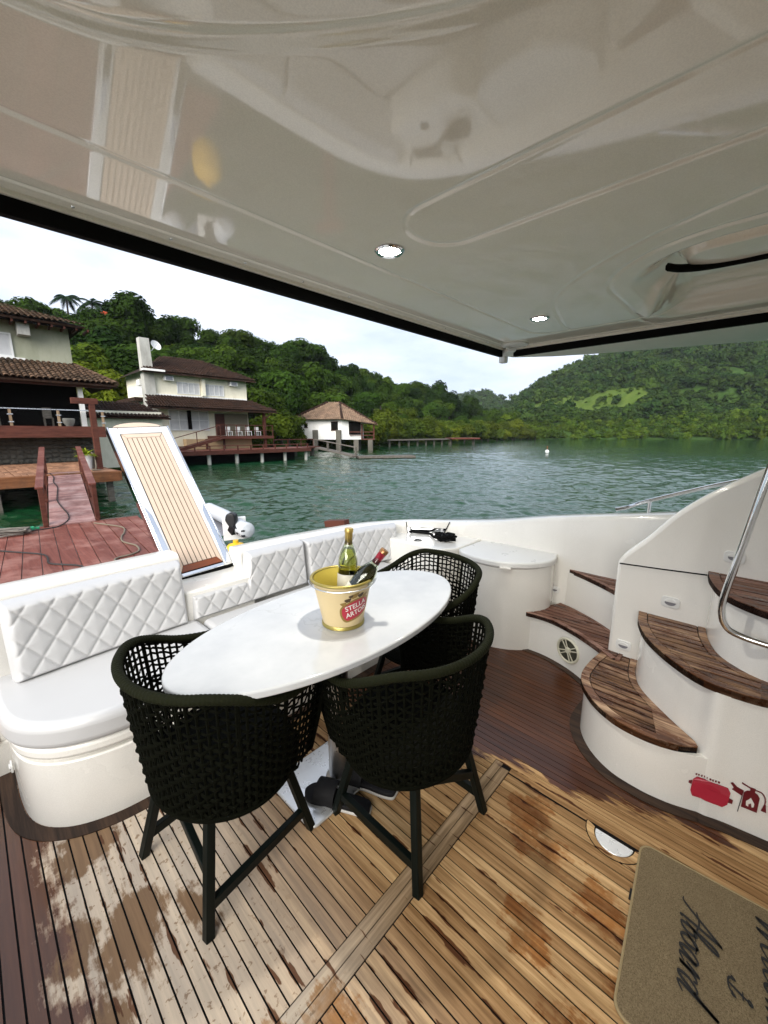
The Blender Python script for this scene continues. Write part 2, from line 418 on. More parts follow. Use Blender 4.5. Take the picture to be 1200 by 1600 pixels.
# ------------------------------------------------------------------ hardtop ceiling
CZ = 2.08
def seg_dist(X, Y, pts):
    d = np.full(X.shape, 9.0)
    for (x0, y0), (x1, y1) in zip(pts[:-1], pts[1:]):
        vx, vy = x1 - x0, y1 - y0; t = np.clip(((X - x0) * vx + (Y - y0) * vy) / (vx * vx + vy * vy + 1e-12), 0, 1)
        d = np.minimum(d, np.hypot(X - x0 - t * vx, Y - y0 - t * vy))
    return d
def sd_rrect(X, Y, x0, x1, y0, y1, r):
    cx, cy, hx, hy = (x0 + x1) / 2, (y0 + y1) / 2, (x1 - x0) / 2 - r, (y1 - y0) / 2 - r
    qx = np.abs(X - cx) - hx; qy = np.abs(Y - cy) - hy
    return np.hypot(np.maximum(qx, 0), np.maximum(qy, 0)) + np.minimum(np.maximum(qx, qy), 0) - r
def sstep(t): t = np.clip(t, 0, 1); return t * t * (3 - 2 * t)
CX1, CY1 = 2.752, 1.427
xs = np.concatenate([np.arange(-.98, 0, .05), np.arange(0, 2.69, .0062), np.linspace(2.69, CX1, 14)])
ys = np.concatenate([np.arange(-1.0, 0, .05), np.arange(0, 1.36, .0062), np.linspace(1.36, CY1, 14)])
X, Y = np.meshgrid(xs, ys, indexing='ij')
Z = np.full(X.shape, CZ)
def groove(d, w, depth): return depth * np.exp(-(d / w) ** 2)
Z += groove(sd_rrect(X, Y, -2, 2.50, -3, 1.09, .14), .0062, .0035)                      # inner panel outline
slot = sd_rrect(X, Y, .915, 1.165, -2.5, .85, .115)
Z += groove(slot, .0075, .0042) + .002 * sstep(-slot / .02)
arc = crom([(-.1, .86), (.159, .805), (.29, .734), (.405, .623), (.512, .486), (.598, .339), (.65, .15), (.66, -.2)], 8)
da = seg_dist(X, Y, [a[:2] for a in arc]); Z += groove(da, .0125, .0055)
c2 = crom([(2.5, .905), (2.248, .866), (1.881, .747), (1.604, .473), (1.415, .079), (1.35, -.3)], 8)
Z += groove(seg_dist(X, Y, c2), .008, .0025)
pod = sd_rrect(X, Y, 1.60, 2.95, -2, .54, .40)
Z += groove(pod - .015, .009, .004)
Z += .085 * sstep(-(pod + .05) / .16) * sstep((2.60 - X) / .16)
ridge = seg_dist(X, Y, [(2.12, .40), (2.38, .50)]); Z -= .03 * np.exp(-(ridge / .03) ** 2)
pod2 = sd_rrect(X, Y, 1.80, 2.08, -2, .34, .12)
Z -= .05 * sstep(-pod2 / .05)
Z += groove(np.abs(Y - 1.365) + 9 * (X > 2.69), .005, .004) + groove(np.abs(X - 2.692) + 9 * (Y > 1.365), .005, .004)
Z += .012 * sstep((Y - 1.405) / .02) * 0
nx, ny = X.shape
verts = np.stack([X, Y, Z], -1).reshape(-1, 3)
ii = np.arange(nx * ny).reshape(nx, ny)
faces = np.stack([ii[:-1, :-1], ii[:-1, 1:], ii[1:, 1:], ii[1:, :-1]], -1).reshape(-1, 4)
me = bpy.data.meshes.new('hardtop_ceiling'); me.from_pydata(verts.tolist(), [], faces.tolist()); me.update(); me.shade_smooth(); me.materials.append(MAT['ceil'])
ceil = link(me, 'hardtop_ceiling'); ceil['kind'] = 'structure'; ceil['label'] = 'glossy cream hardtop ceiling with moulded grooves over the cockpit'
MB().box(-1.0, 3.1, -1.2, CY1, CZ + .14, CZ + .24).build('hardtop_shell', MAT['soffit'], ceil, 0)
MB().box(-.98, CX1 - .03, CY1 + .002, CY1 + .03, CZ - .052, CZ + .15).build('edge_gasket', MAT['rubber'], ceil, 0, .003)
MB().box(CX1 + .002, CX1 + .03, -1.1, CY1 - .06, CZ - .052, CZ + .15).build('edge_gasket', MAT['rubber'], ceil, 0, .003)
MB().box(-.98, CX1, CY1 - .012, CY1, CZ - .012, CZ + .003).build('edge_lip', MAT['ceil'], ceil, 0, .003)
MB().box(CX1 - .012, CX1, -1.1, CY1 - .013, CZ - .012, CZ + .003).build('edge_lip', MAT['ceil'], ceil, 0, .003)
# outer soffit along the side, widening forward
rings = []
for t in np.linspace(0, 1, 12):
    y = CY1 + .08 - t * (CY1 + 1.2); w = float(np.interp(-y, [-1.5, -1.2, -.6, -.08, 1.1], [.24, .46, .64, .80, .9]))
    rings.append([(CX1 + .032, y, CZ + .06), (CX1 + .032, y, CZ - .006), (CX1 + .04 + w * .5, y, CZ - .012), (CX1 + .04 + w, y, CZ - .006), (CX1 + .05 + w, y, CZ + .10)])
MB().loft(rings, True, True).build('side_soffit', MAT['soffit'], ceil, 40)
slotp = crom([(1.86, .345, CZ + .012), (1.93, .318, CZ + .02), (2.0, .26, CZ + .03), (2.035, .17, CZ + .035), (2.045, 0, CZ + .035), (2.045, -.6, CZ + .035)], 8)
MB().tube(slotp, .011, 6, sq=(1.3, .8)).build('speaker_slot', MAT['rubber'], ceil)
for k in range(12):
    MB().lathe([(0, -.002), (.004, -.002), (.005, .001)], 10, (.05 + k * .24, 1.395, CZ - .001)).build('screw_head', MAT['steel'], ceil)
for k in range(5):
    MB().lathe([(0, -.002), (.004, -.002), (.005, .001)], 10, (2.722, .05 + k * .26, CZ - .001)).build('screw_head', MAT['steel'], ceil)
# corner bracket
br = root('awning_bracket', 'round white fitting at the far corner of the ceiling', 'bracket', (2.63, 1.30, CZ))
MB().lathe([(.085, 0), (.085, -.006), (.078, -.012), (.06, -.014), (.055, -.009), (.02, -.009), (.0, -.009)], 40, (2.63, 1.30, CZ)).build('base_plate', MAT['plastic'], br)
MB().bar((2.66, 1.33, CZ - .02), (2.775, 1.45, CZ - .03), .06, .03).bar((2.775, 1.45, CZ - .0), (2.775, 1.45, CZ - .085), .05, .05).build('arm', MAT['plastic'], br, 35, .008)
for a in (.2, 1.8): MB().bar((2.63 + .05 * math.cos(a), 1.30 + .05 * math.sin(a), CZ - .014), (2.66, 1.33, CZ - .018), .012, .016).build('rib', MAT['plastic'], br, 35, .003)

def spotlight(x, y, label, e):
    t = root('ceiling_light', label, 'light', (x, y, CZ), 'recessed ceiling lights')
    MB().lathe([(.033, .002), (.045, .002), (.048, -.003), (.043, -.007), (.035, -.006), (.033, -.002)], 36, (x, y, CZ), cap=False).build('bezel', MAT['chrome'], t)
    m = M('lit_lens_%d' % int(e), (1, 1, 1), .3); m.set('Emission Color', (1, .97, .88, 1)); m.set('Emission Strength', e)
    MB().lathe([(0, -.006), (.024, -.0055), (.034, -.003), (.034, .002)], 30, (x, y, CZ)).build('lens', m.m, t)
    l = bpy.data.lights.new('ceiling_light_glow', 'SPOT'); l.energy = e * .13; l.spot_size = R(150); l.spot_blend = 1.0; l.shadow_soft_size = .025; l.color = (1, .95, .85)
    lo = bpy.data.objects.new('ceiling_light_glow', l); COL.objects.link(lo); lo.parent = t; lo.location = (0, 0, -.012)
spotlight(1.045, .967, 'brightly glowing recessed ceiling light above the table', 90)
spotlight(2.14, .93, 'smaller lit recessed ceiling light near the ceiling corner', 40)

# ------------------------------------------------------------------ sofa
sofa = root('sofa', 'white quilted vinyl sofa built along the transom behind the table', 'sofa', (1.0, 1.98, 0))
def sofa_plan(o=0.0, xr=2.30):
    c = crom([(-.045 + o, 2.30), (-.045 + o, 2.06), (-.015 + o * .9, 1.88 + o * .3), (.07 + o * .6, 1.762 + o * .7), (.20 + o * .2, 1.695 + o), (.36, 1.672 + o), (.7, 1.668 + o)], 6)
    return [p for p in c] + [(xr, 1.668 + o), (xr, 2.30)]
MB().prism(sofa_plan(.012), -.015, .285).build('base', MAT['gel'], sofa, 40, .006)
MB().prism(sofa_plan(.034), .285, .30).build('shadow_gap', MAT['gel'], sofa, 40)
MB().prism(sofa_plan(.006), .30, .352).build('rim', MAT['gel'], sofa, 40, .016, 3)
cu = MB().prism(sofa_plan(-.012, .80), .353, .462).build('seat_cushion', MAT['vinyl'], sofa, 40, .032, 5)
MB().prism([(.806, 1.656), (2.29, 1.656), (2.29, 2.2), (.806, 2.2)], .353, .462).build('seat_cushion', MAT['vinyl'], sofa, 40, .032, 5)
pl = sofa_plan(-.006, .79)[4:-1]
MB().tube([(p[0], p[1], .437) for p in pl], .0028, 5).build('piping', MAT['vinyl'], cu)
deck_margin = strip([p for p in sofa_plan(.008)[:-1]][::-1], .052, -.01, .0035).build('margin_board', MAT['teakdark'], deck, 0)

def quilt(base, ztop, z0, T, name, res=.006, pitch=.082):
    """padded panel standing on a plan curve; base(s)->(x, y, nx, ny), s in metres"""
    Ls = base['L']; ns = int(Ls / res) + 1
    sv = np.linspace(0, Ls, ns); nr = int(.42 / res)
    P = np.array([base['f'](s) for s in sv]); zt = np.array([ztop(s) for s in sv])
    tt = np.linspace(0, 1, nr)
    SS = np.repeat(sv[:, None], nr, 1); ZZ = z0 + (zt[:, None] - z0) * tt[None, :]
    e = np.minimum(np.minimum(SS, Ls - SS), np.minimum(ZZ - z0, (zt[:, None] - ZZ)))
    sl = np.gradient(zt, sv); e = np.minimum(e, (zt[:, None] - ZZ) / np.sqrt(1 + sl[:, None] ** 2))
    rim = np.sqrt(np.clip(1 - (1 - np.clip(e / .03, 0, 1)) ** 2, 0, 1))
    u = (SS * .80 + ZZ * .6) / pitch; v = (SS * .80 - ZZ * .6) / pitch
    du = np.abs(u - np.round(u)) * pitch; dv = np.abs(v - np.round(v)) * pitch
    d = np.minimum(du, dv); inside = sstep((e - .014) / .012)
    puff = .0048 * (1 - np.exp(-(d / .017) ** 1.3)) - .004 * np.exp(-(d / .0035) ** 2)
    off = T * rim + inside * puff
    lean = (ZZ - z0) * .10
    XX = P[:, 0][:, None] + P[:, 2][:, None] * (off - lean); YY = P[:, 1][:, None] + P[:, 3][:, None] * (off - lean)
    vs = np.stack([XX, YY, ZZ], -1).reshape(-1, 3)
    I = np.arange(ns * nr).reshape(ns, nr)
    fs = np.stack([I[:-1, :-1], I[1:, :-1], I[1:, 1:], I[:-1, 1:]], -1).reshape(-1, 4)
    me = bpy.data.meshes.new(name); me.from_pydata(vs.tolist(), [], fs.tolist()); me.update(); me.shade_smooth(); me.materials.append(MAT['vinyl'])
    return link(me, name, sofa)
def plan(pts):
    c = np.array(crom(pts, 12)); d = np.r_[0, np.cumsum(np.hypot(*np.diff(c, axis=0).T))]
    def f(s):
        x = np.interp(s, d, c[:, 0]); y = np.interp(s, d, c[:, 1]); x2 = np.interp(s + .01, d, c[:, 0]); y2 = np.interp(s + .01, d, c[:, 1])
        if s + .01 > d[-1]: x2, y2 = x, y; xa = np.interp(s - .01, d, c[:, 0]); ya = np.interp(s - .01, d, c[:, 1]); tx, ty = x - xa, y - ya
        else: tx, ty = x2 - x, y2 - y
        l = math.hypot(tx, ty); return (x, y, ty / l, -tx / l)
    return {'L': d[-1], 'f': f}
quilt(plan([(.012, 2.21), (.4, 2.245), (.745, 2.26)]), lambda s: .808, .455, .075, 'backrest')
def step_top(s): return .612 + .155 * float(sstep(np.array((s - .33) / .05)))
quilt(plan([(.765, 2.262), (1.2, 2.27), (1.555, 2.268)]), step_top, .455, .075, 'backrest')
quilt(plan([(1.562, 2.268), (1.9, 2.26), (2.2, 2.235), (2.42, 2.165)]), lambda s: .762 - .004 * s, .455, .075, 'backrest')

def courtesy(loc, rz, parent=None, label=None, w=.05):
    """small oval step light, face along local +x turned by rz"""
    t = root('courtesy_light', label, 'step light', loc, 'courtesy lights on the step walls')
    Mx = Matrix.Rotation(rz, 4, 'Z')
    def fn(u, v, a): return Mx @ Vector((a, u, v)) + Vector(loc)
    MB().prism_axis(rrect(-w / 2, w / 2, -w * .36, w * .36, w * .2), 0, .007, fn).build('bezel', MAT['plastic'], t, 35, .002)
    arc_ = [(w * .3 * math.cos(R(a)), w * .19 * math.sin(R(a)) - w * .02) for a in range(180, 361, 15)]
    MB().prism_axis(arc_ + [(w * .3, w * .03), (-w * .3, w * .03)], .0072, .0095, fn).build('lens', MAT['greyplastic'], t, 35)
    arc_ = [(w * .34 * math.cos(R(a)), w * .22 * math.sin(R(a)) + w * .02) for a in range(0, 181, 15)]
    MB().prism_axis(arc_, .0072, .012, fn).build('hood', MAT['plastic'], t, 35, .001)
courtesy((.36, 1.677, .17), R(-90), label='small oval step light low on the sofa base behind the left chair')
courtesy((-.036, 2.02, .19), R(180), label='oval vent light on the left end of the sofa base')

# ------------------------------------------------------------------ staircase to the upper deck
st = root('staircase', 'white curved staircase with teak treads rising on the right', 'staircase', (2.1, .1, 0))
o1 = crom([(2.385, .50), (2.2, .52), (2.03, .51), (1.895, .43), (1.815, .32), (1.793, .2), (1.80, .11), (1.817, .05), (1.836, 0)], 8)
i1 = crom([(1.872, .055), (1.97, .155), (2.10, .272), (2.22, .325), (2.385, .352)], 8)
MB().prism(o1 + i1, 0, .252).build('riser', MAT['gel'], st, 40)
b2 = crom([(2.385, .352), (2.22, .325), (2.10, .272), (1.97, .155), (1.886, .055), (1.836, 0), (1.852, -.08), (1.875, -.25), (1.905, -.5), (1.92, -.99)], 8)
MB().prism(b2 + [(2.5, -.99), (2.5, .352)], 0, .538).build('riser', MAT['gel'], st, 40)
i2 = crom([(1.985, -.30), (1.985, -.18), (2.02, -.07), (2.11, .02), (2.25, .07), (2.385, .092)], 8)
MB().prism(i2[::-1] + [(1.985, -.99), (2.5, -.99), (2.5, .092)], .538, .826).build('riser', MAT['gel'], st, 40)
i3 = crom([(2.03, -.6), (2.06, -.45), (2.15, -.3), (2.28, -.22), (2.385, -.2)], 8)
MB().prism(i3[::-1] + [(2.03, -.99), (2.5, -.99), (2.5, -.2)], .826, 1.115).build('riser', MAT['gel'], st, 40)

def crescent_tread(outer, inner, z, mat, name='tread', bw=.034, parent=st, th=.03, ib=None):
    """outer/inner plan curves, both running wall -> tip and tip -> wall; border boards + planks between"""
    base = MB().prism(list(outer) + list(inner), z - th, z - .004).build(name, MAT['caulk'], parent, 0)
    O = [np.array(p[:2]) for p in outer]; I_ = [np.array(p[:2]) for p in inner]
    def offs(P, w, sgn):
        out = []
        for i in range(len(P)):
            t = P[min(i + 1, len(P) - 1)] - P[max(i - 1, 0)]; t = t / np.linalg.norm(t); out.append(P[i] + sgn * w * np.array((-t[1], t[0])))
        return out
    return base, O, I_, offs

def clip_poly_x(poly, x0, x1):
    """Sutherland-Hodgman clip of a plan polygon to x0..x1"""
    def clip(P, f, cut):
        out = []
        for i in range(len(P)):
            a, b = P[i], P[(i + 1) % len(P)]; fa, fb = f(a), f(b)
            if fa >= 0: out.append(a)
            if fa * fb < 0:
                t = fa / (fa - fb); out.append((a[0] + t * (b[0] - a[0]), a[1] + t * (b[1] - a[1])))
        return out
    P = clip(poly, lambda p: p[0] - x0, x0)
    return clip(P, lambda p: x1 - p[0], x1) if P else P
def poly_shrink(poly, d):
    P = [np.array(p[:2]) for p in poly]; A = .5 * sum(P[i - 1][0] * P[i][1] - P[i][0] * P[i - 1][1] for i in range(len(P))); sg = 1 if A > 0 else -1
    out = []
    for i in range(len(P)):
        a = P[i] - P[i - 1]; b = P[(i + 1) % len(P)] - P[i]
        a = a / (np.linalg.norm(a) + 1e-9); b = b / (np.linalg.norm(b) + 1e-9); t = a + b; t = t / (np.linalg.norm(t) + 1e-9)
        out.append(tuple(P[i] + sg * d * np.array((-t[1], t[0]))))
    return out
def teak_tread(outer, inner, z, matp, matb, parent, bo=.038, bi=.03, pw=.046, th=.03, along='y', tip=False):
    """base slab, an outer and an inner border board and straight planks between them"""
    tr = MB().prism(list(outer) + list(inner), z - th, z - .0045).build('tread', MAT['caulk'], parent, 0, 0)
    strip(list(outer)[:-7] if tip else outer, bo, z - .03, z).build('border_board', matb, tr, 0)
    strip(list(inner)[6:] if tip else inner, bi, z - .03, z + .0006).build('border_board', matb, tr, 0)
    O = strip_inner(outer, bo + .004); I_ = strip_inner(inner, bi + .004)
    n = 9; poly = O + I_
    if tip: MB().prism(list(outer)[-14:] + list(inner)[:14], z - .02, z + .0011).build('tip_board', matb, tr, 0)
    lo = min(p[0 if along == 'y' else 1] for p in poly); hi = max(p[0 if along == 'y' else 1] for p in poly); a = lo
    while a < hi:
        pp = poly if along == 'y' else [(p[1], p[0]) for p in poly]
        c = clip_poly_x(pp, a + .0055, a + pw - .0055)
        if along != 'y': c = [(q[1], q[0]) for q in c]
        if len(c) > 2:
            c = [c[i] for i in range(len(c)) if math.dist(c[i], c[i - 1]) > 1e-4]
            if len(c) > 2: MB().prism(c, z - .02, z - .0006 + random.uniform(-.0004, .0003)).build('plank', matp, tr, 0)
        a += pw
    return tr
TREAD_FLIP = False
def strip_inner(curve, w):
    P = [np.array(p[:2]) for p in curve]; out = []
    for i in range(len(P)):
        t = P[min(i + 1, len(P) - 1)] - P[max(i - 1, 0)]; t = t / np.linalg.norm(t); out.append(tuple(P[i] + w * np.array((-t[1], t[0]))))
    return out
MAT['treadx'] = teak('teak_tread_cross', 'x', (.17, .105, .065), (.36, .25, .165), wetall=.75, tint=.5)
ov1 = crom([(2.385, .515), (2.2, .537), (2.02, .527), (1.88, .443), (1.795, .325), (1.775, .2), (1.797, .10), (1.842, .035)], 8)
iv1 = crom([(1.868, .047), (1.97, .157), (2.10, .274), (2.22, .327), (2.385, .354)], 8)
teak_tread(ov1, iv1, .282, MAT['tread'], MAT['tread'], st, along='y', tip=True)
ov2 = crom([(2.385, .375), (2.24, .347), (2.08, .28), (1.935, .165), (1.85, .05), (1.842, -.07), (1.868, -.17), (1.93, -.29)], 8)
iv2 = crom([(1.975, -.28), (1.99, -.18), (2.022, -.07), (2.11, .022), (2.25, .072), (2.385, .094)], 8)
teak_tread(ov2, iv2, .566, MAT['tread'], MAT['tread'], st, along='y', tip=True)
ov3 = crom([(2.385, .118), (2.25, .098), (2.09, .045), (1.985, -.06), (1.95, -.18), (1.95, -.4), (1.97, -.6)], 8)
iv3 = crom([(2.03, -.6), (2.06, -.45), (2.15, -.3), (2.28, -.22), (2.385, -.2)], 8)
teak_tread(ov3, iv3, .853, MAT['treadwet'], MAT['treadwet'], st, along='y')
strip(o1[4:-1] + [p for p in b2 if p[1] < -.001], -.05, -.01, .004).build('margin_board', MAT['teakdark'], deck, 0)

# wing wall between the two flights
prof = crom([(.502, .812), (.47, .868), (.384, .968), (.269, 1.118), (.138, 1.24), (-.017, 1.352), (-.2, 1.47), (-.5, 1.62), (-.9, 1.75)], 8)
wing = [(.502, .25)] + [(a, b) for a, b in prof] + [(-.9, .25)]
wg = MB().prism_axis(wing, 2.383, 2.485, lambda u, v, a: (a, u, v)).build('wing_wall', MAT['gel'], st, 40, .022, 4)
MB().tube([(2.3815, .49, .806), (2.3815, .3, .818), (2.3815, .12, .832)], .0035, 6).build('joint_line', MAT['rubber'], wg)
courtesy((2.383, .245, .655), R(180), label='oval step light on the wing wall above the middle tread', w=.078)
courtesy((2.383, .425, .345), R(180), label='oval step light on the wing wall above the lowest tread', w=.075)
courtesy((2.383, .035, .94), R(180), label='oval step light above the highest visible tread at the right edge', w=.075)
hr = root('stair_handrail', 'polished steel handrail looping down beside the upper treads', 'handrail', (1.95, 0, .75))
MB().tube(crom([(1.93, -.13, 2.0), (1.93, -.06, 1.62), (1.94, -.02, 1.35), (1.945, .008, 1.12), (1.95, .036, .90), (1.952, .038, .82), (1.955, .02, .765), (1.96, -.02, .738), (1.965, -.11, .725), (1.965, -.3, .72)], 8), .0125, 12).build('rail', MAT['chrome'], hr)

# side steps up to the side deck
ss = root('side_steps', 'white side steps with dark wet teak treads beside the cabinet', 'steps', (2.65, .7, 0))
s1 = crom([(2.56, 1.05), (2.555, .9), (2.50, .73), (2.40, .57), (2.30, .45)], 8)
MB().prism(s1 + [(2.30, .36), (2.85, .36), (2.85, 1.05)], 0, .262).build('riser', MAT['gel'], ss, 40)
s1o = crom([(2.53, 1.072), (2.54, .9), (2.482, .73), (2.383, .565), (2.30, .46)], 8)
teak_tread(s1o, crom([(2.30, .42), (2.52, .44), (2.68, .60), (2.80, .80), (2.85, .93)], 6), .288, MAT['treadwet'], MAT['treadwet'], ss, bo=.03, bi=.02)
s2 = crom([(2.855, .90), (2.79, .76), (2.67, .58), (2.52, .42)], 8)
MB().prism(s2 + [(2.52, .2), (2.855, .2)], .262, .53).build('riser', MAT['gel'], ss, 40)
teak_tread(crom([(2.853, .89), (2.782, .755), (2.655, .568), (2.50, .41)], 8), crom([(2.50, .13), (2.68, .15), (2.80, .2), (2.853, .24)], 6), .553, MAT['treadwet'], MAT['treadwet'], ss, bo=.025, bi=.02)
MB().prism([(2.49, .14), (2.66, .16), (2.80, .22), (2.855, .26), (2.855, -.9), (2.49, -.9)], .53, .80).build('riser', MAT['gel'], ss, 40)
teak_tread(crom([(2.853, .25), (2.79, .20), (2.65, .145), (2.49, .125)], 6), [(2.49, -.1), (2.853, -.1)], .823, MAT['treadwet'], MAT['treadwet'], ss, bo=.025, bi=.02)
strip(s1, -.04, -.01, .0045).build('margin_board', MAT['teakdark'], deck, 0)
courtesy((2.853, .98, .38), R(180), label='oval step light on the bulwark above the side step', w=.065)

# round grille on the side riser
gx, gy, gz, gr = 2.497, .742, .135, R(160)
vt = root('round_grille', 'cream round four-spoke speaker grille on the side step riser', 'grille', (gx, gy, gz))
Mg = Matrix.Translation((gx, gy, gz)) @ Matrix.Rotation(gr, 4, 'Z') @ Matrix.Rotation(R(90), 4, 'Y')
MB().lathe([(.068, 0), (.082, 0), (.085, .006), (.078, .012), (.071, .010), (.068, .002)], 40, (0, 0, 0), Mg.to_4x4(), cap=False).build('ring', MAT['cream'], vt)
MB().lathe([(0, .001), (.069, .001)], 30, (0, 0, 0), Mg).build('mesh_disc', plain('cream_mesh', (.085, .083, .06), .7, var=.4, scale=300, bump=.5), vt)
MB().lathe([(0, .012), (.016, .011), (.021, .004), (.021, 0)], 20, (0, 0, 0), Mg).build('hub', MAT['cream'], vt)
for k in range(4):
    a = k * math.pi / 2 + .5; d = Vector((math.cos(a), math.sin(a), 0)); q = Vector((-math.sin(a), math.cos(a), 0))
    for sgn in (-1, 1):
        p0 = d * .014 + q * .006 * sgn; p1 = d * .071 + q * .013 * sgn
        MB().bar(Mg @ (p0 + Vector((0, 0, .007))), Mg @ (p1 + Vector((0, 0, .007))), .006, .006).build('spoke', MAT['cream'], vt, 0, .001)

# stickers on the stair wall
def wallx(y):
    q = [p for p in o1 if p[1] < .2] + [p for p in b2 if p[1] < -.001]; ys_ = [p[1] for p in q][::-1]; xs_ = [p[0] for p in q][::-1]; return float(np.interp(y, ys_, xs_))
MAT['red'] = plain('red_print', (.40, .018, .042), .4, var=.12, scale=30)
MAT['darkred'] = plain('dark_red_print', (.13, .008, .015), .4, var=.2, scale=30)
MAT['black'] = plain('black_print', (.02, .015, .015), .5)
MAT['whiteprint'] = plain('white_print', (.75, .72, .68), .4)
def wall_print(poly, mat, parent, name, lift=.0015):
    fine = []
    for i in range(len(poly)):
        a, b = poly[i], poly[(i + 1) % len(poly)]; n = max(1, int(math.dist(a, b) / .012)); fine += [(a[0] + (b[0] - a[0]) * t / n, a[1] + (b[1] - a[1]) * t / n) for t in range(n)]
    lift += .003
    MB().prism_axis(fine, lift - .0025, lift, lambda u, v, a: (wallx(u) - a, u, v)).build(name, mat, parent, 0)
sg = root('extinguisher_sticker', 'red fire extinguisher sticker showing a lying cylinder on the stair wall', 'sticker', (wallx(-.02), -.02, .12))
def T1(pts, c=(-.022, .118), a=R(-3)):
    return [(c[0] - (p[0] * math.cos(a) - p[1] * math.sin(a)), c[1] + p[0] * math.sin(a) + p[1] * math.cos(a)) for p in pts]
wall_print(T1([(-.055, -.022), (-.046, -.045), (.046, -.045), (.058, -.026), (.058, .028), (.048, .045), (-.046, .045), (-.055, .03)]), MAT['red'], sg, 'cylinder')
wall_print(T1([(-.055, .012), (.058, .012), (.058, .028), (.048, .045), (-.046, .045), (-.055, .03)]), plain('light_red_print', (.42, .035, .06), .4), sg, 'cylinder_shine', .0026)
wall_print(T1([(-.066, .018), (-.056, .024), (-.056, .006), (-.066, .008)]), MAT['darkred'], sg, 'knob')
wall_print(T1([(.058, .004), (.07, .002), (.07, -.014), (.058, -.016)]), MAT['darkred'], sg, 'knob')
wall_print(T1([(.058, .048), (.09, .038), (.09, .062), (.07, .066), (.056, .078), (.05, .072), (.062, .058)]), MAT['darkred'], sg, 'valve')
wall_print(T1([(.0885, -.035), (.0905, -.035), (.0905, .04), (.0885, .04)]), MAT['black'], sg, 'hose_line')
for k in range(9):
    wdt = random.uniform(.0025, .006); u = -.052 + k * .0085
    wall_print(T1([(u, .052), (u + wdt, .052), (u + wdt, .059), (u, .059)]), MAT['darkred'], sg, 'small_print')
sg2 = root('extinguisher_sign', 'small dark red fire extinguisher pictogram with a flame on the stair wall', 'sticker', (wallx(-.15), -.15, .15))
def T2(pts, c=(-.138, .150)): return [(c[0] - p[0], c[1] + p[1]) for p in pts]
wall_print(T2([(-.022, -.045), (.022, -.045), (.022, .018), (.015, .03), (.007, .034), (.007, .05), (-.007, .05), (-.007, .034), (-.015, .03), (-.022, .018)]), MAT['darkred'], sg2, 'body')
wall_print(T2([(-.032, .052), (-.007, .044), (-.007, .049), (-.032, .058)]), MAT['darkred'], sg2, 'lever')
for a, b in zip(*(lambda q: (q[:-1], q[1:]))(crom([(.007, .045), (.025, .043), (.036, .025), (.038, 0)], 5))):
    dx_, dy_ = b[0] - a[0], b[1] - a[1]; l_ = math.hypot(dx_, dy_) + 1e-9; nx_, ny_ = -dy_ / l_ * .0018, dx_ / l_ * .0018
    wall_print(T2([(a[0] - nx_, a[1] - ny_), (b[0] - nx_, b[1] - ny_), (b[0] + nx_, b[1] + ny_), (a[0] + nx_, a[1] + ny_)]), MAT['darkred'], sg2, 'hose')
wall_print(T2([(.031, -.03), (.046, -.03), (.041, 0), (.036, 0)]), MAT['darkred'], sg2, 'nozzle')
wall_print(T2([(-.010, -.03), (-.003, -.032), (-.004, -.022), (.002, -.014), (.006, -.03), (.011, -.026), (.011, -.012), (.004, 0), (-.001, .008), (-.006, -.003), (-.012, -.012)]), MAT['whiteprint'], sg2, 'flame', .0026)

# ------------------------------------------------------------------ cabinet, console, fairlead
cb = root('corner_cabinet', 'white rounded cabinet with a hinged lid against the bulwark', 'cabinet', (2.6, 1.25, 0))
cp = crom([(2.86, .995), (2.72, .965), (2.60, 1.0), (2.49, 1.09), (2.42, 1.22), (2.405, 1.36), (2.44, 1.50), (2.50, 1.575)], 8)
MB().prism(cp + [(2.86, 1.575)], 0, .598).build('body', MAT['gel'], cb, 40)
cl = crom([(2.86, .985), (2.72, .952), (2.592, .988), (2.478, 1.08), (2.405, 1.215), (2.39, 1.36), (2.425, 1.505), (2.48, 1.575)], 8)
lid = MB().prism(cl + [(2.855, 1.575)], .602, .645).build('lid', MAT['plastic'], cb, 40, .012, 3)
MB().bar((2.402, 1.20, .606), (2.43, 1.13, .606), .02, .012).build('finger_pull', MAT['gel'], lid, 35, .003)
cs = MB().prism([(2.325, 1.665), (2.44, 1.58), (2.85, 1.58), (2.74, 2.0), (2.45, 2.28), (2.325, 2.28)], 0, .655).build('corner_console', MAT['gel'], None, 40, .012, 3)
tag(cs, 'white moulded corner console between the sofa end and the cabinet', 'console')
ch = root('cup_holder', 'dark round cup holder ring on the corner console', 'cup holder', (2.43, 1.93, .656))
MB().lathe([(.0, .001), (.022, .001), (.024, .004), (.03, .004), (.032, .0)], 24, (2.43, 1.93, .655)).build('ring', MAT['blackplastic'], ch)
fl = root('fairlead', 'polished steel mooring fairlead set in the bulwark corner', 'fairlead', (2.70, 1.97, .70))
fp = [Vector((2.575, 2.165, 0)), Vector((2.775, 1.86, 0))]
def FL(t, z, off=0.0):
    p = fp[0].lerp(fp[1], t); n = Vector((-.84, -.55, 0)); return p + n * (.022 + off) + Vector((0, 0, z))
MB().add([FL(.02, .655), FL(.86, .655), FL(.94, .705), FL(.0, .705)], [(0, 1, 2, 3)]).build('mirror_plate', MAT['mirror'], fl, 0)
for a, b in (((.02, .655), (-.02, .752)), ((.86, .655), (1.0, .766))):
    MB().tube([FL(a[0], a[1], .002), FL(b[0], b[1], .002)], .004, 6).build('gap_edge', MAT['rubber'], fl)
MB().add([FL(.0, .708, .001), FL(.945, .708, .001), FL(1.0, .762, .001), FL(-.02, .75, .001)], [(0, 1, 2, 3)]).build('flap', MAT['gel'], fl, 0)
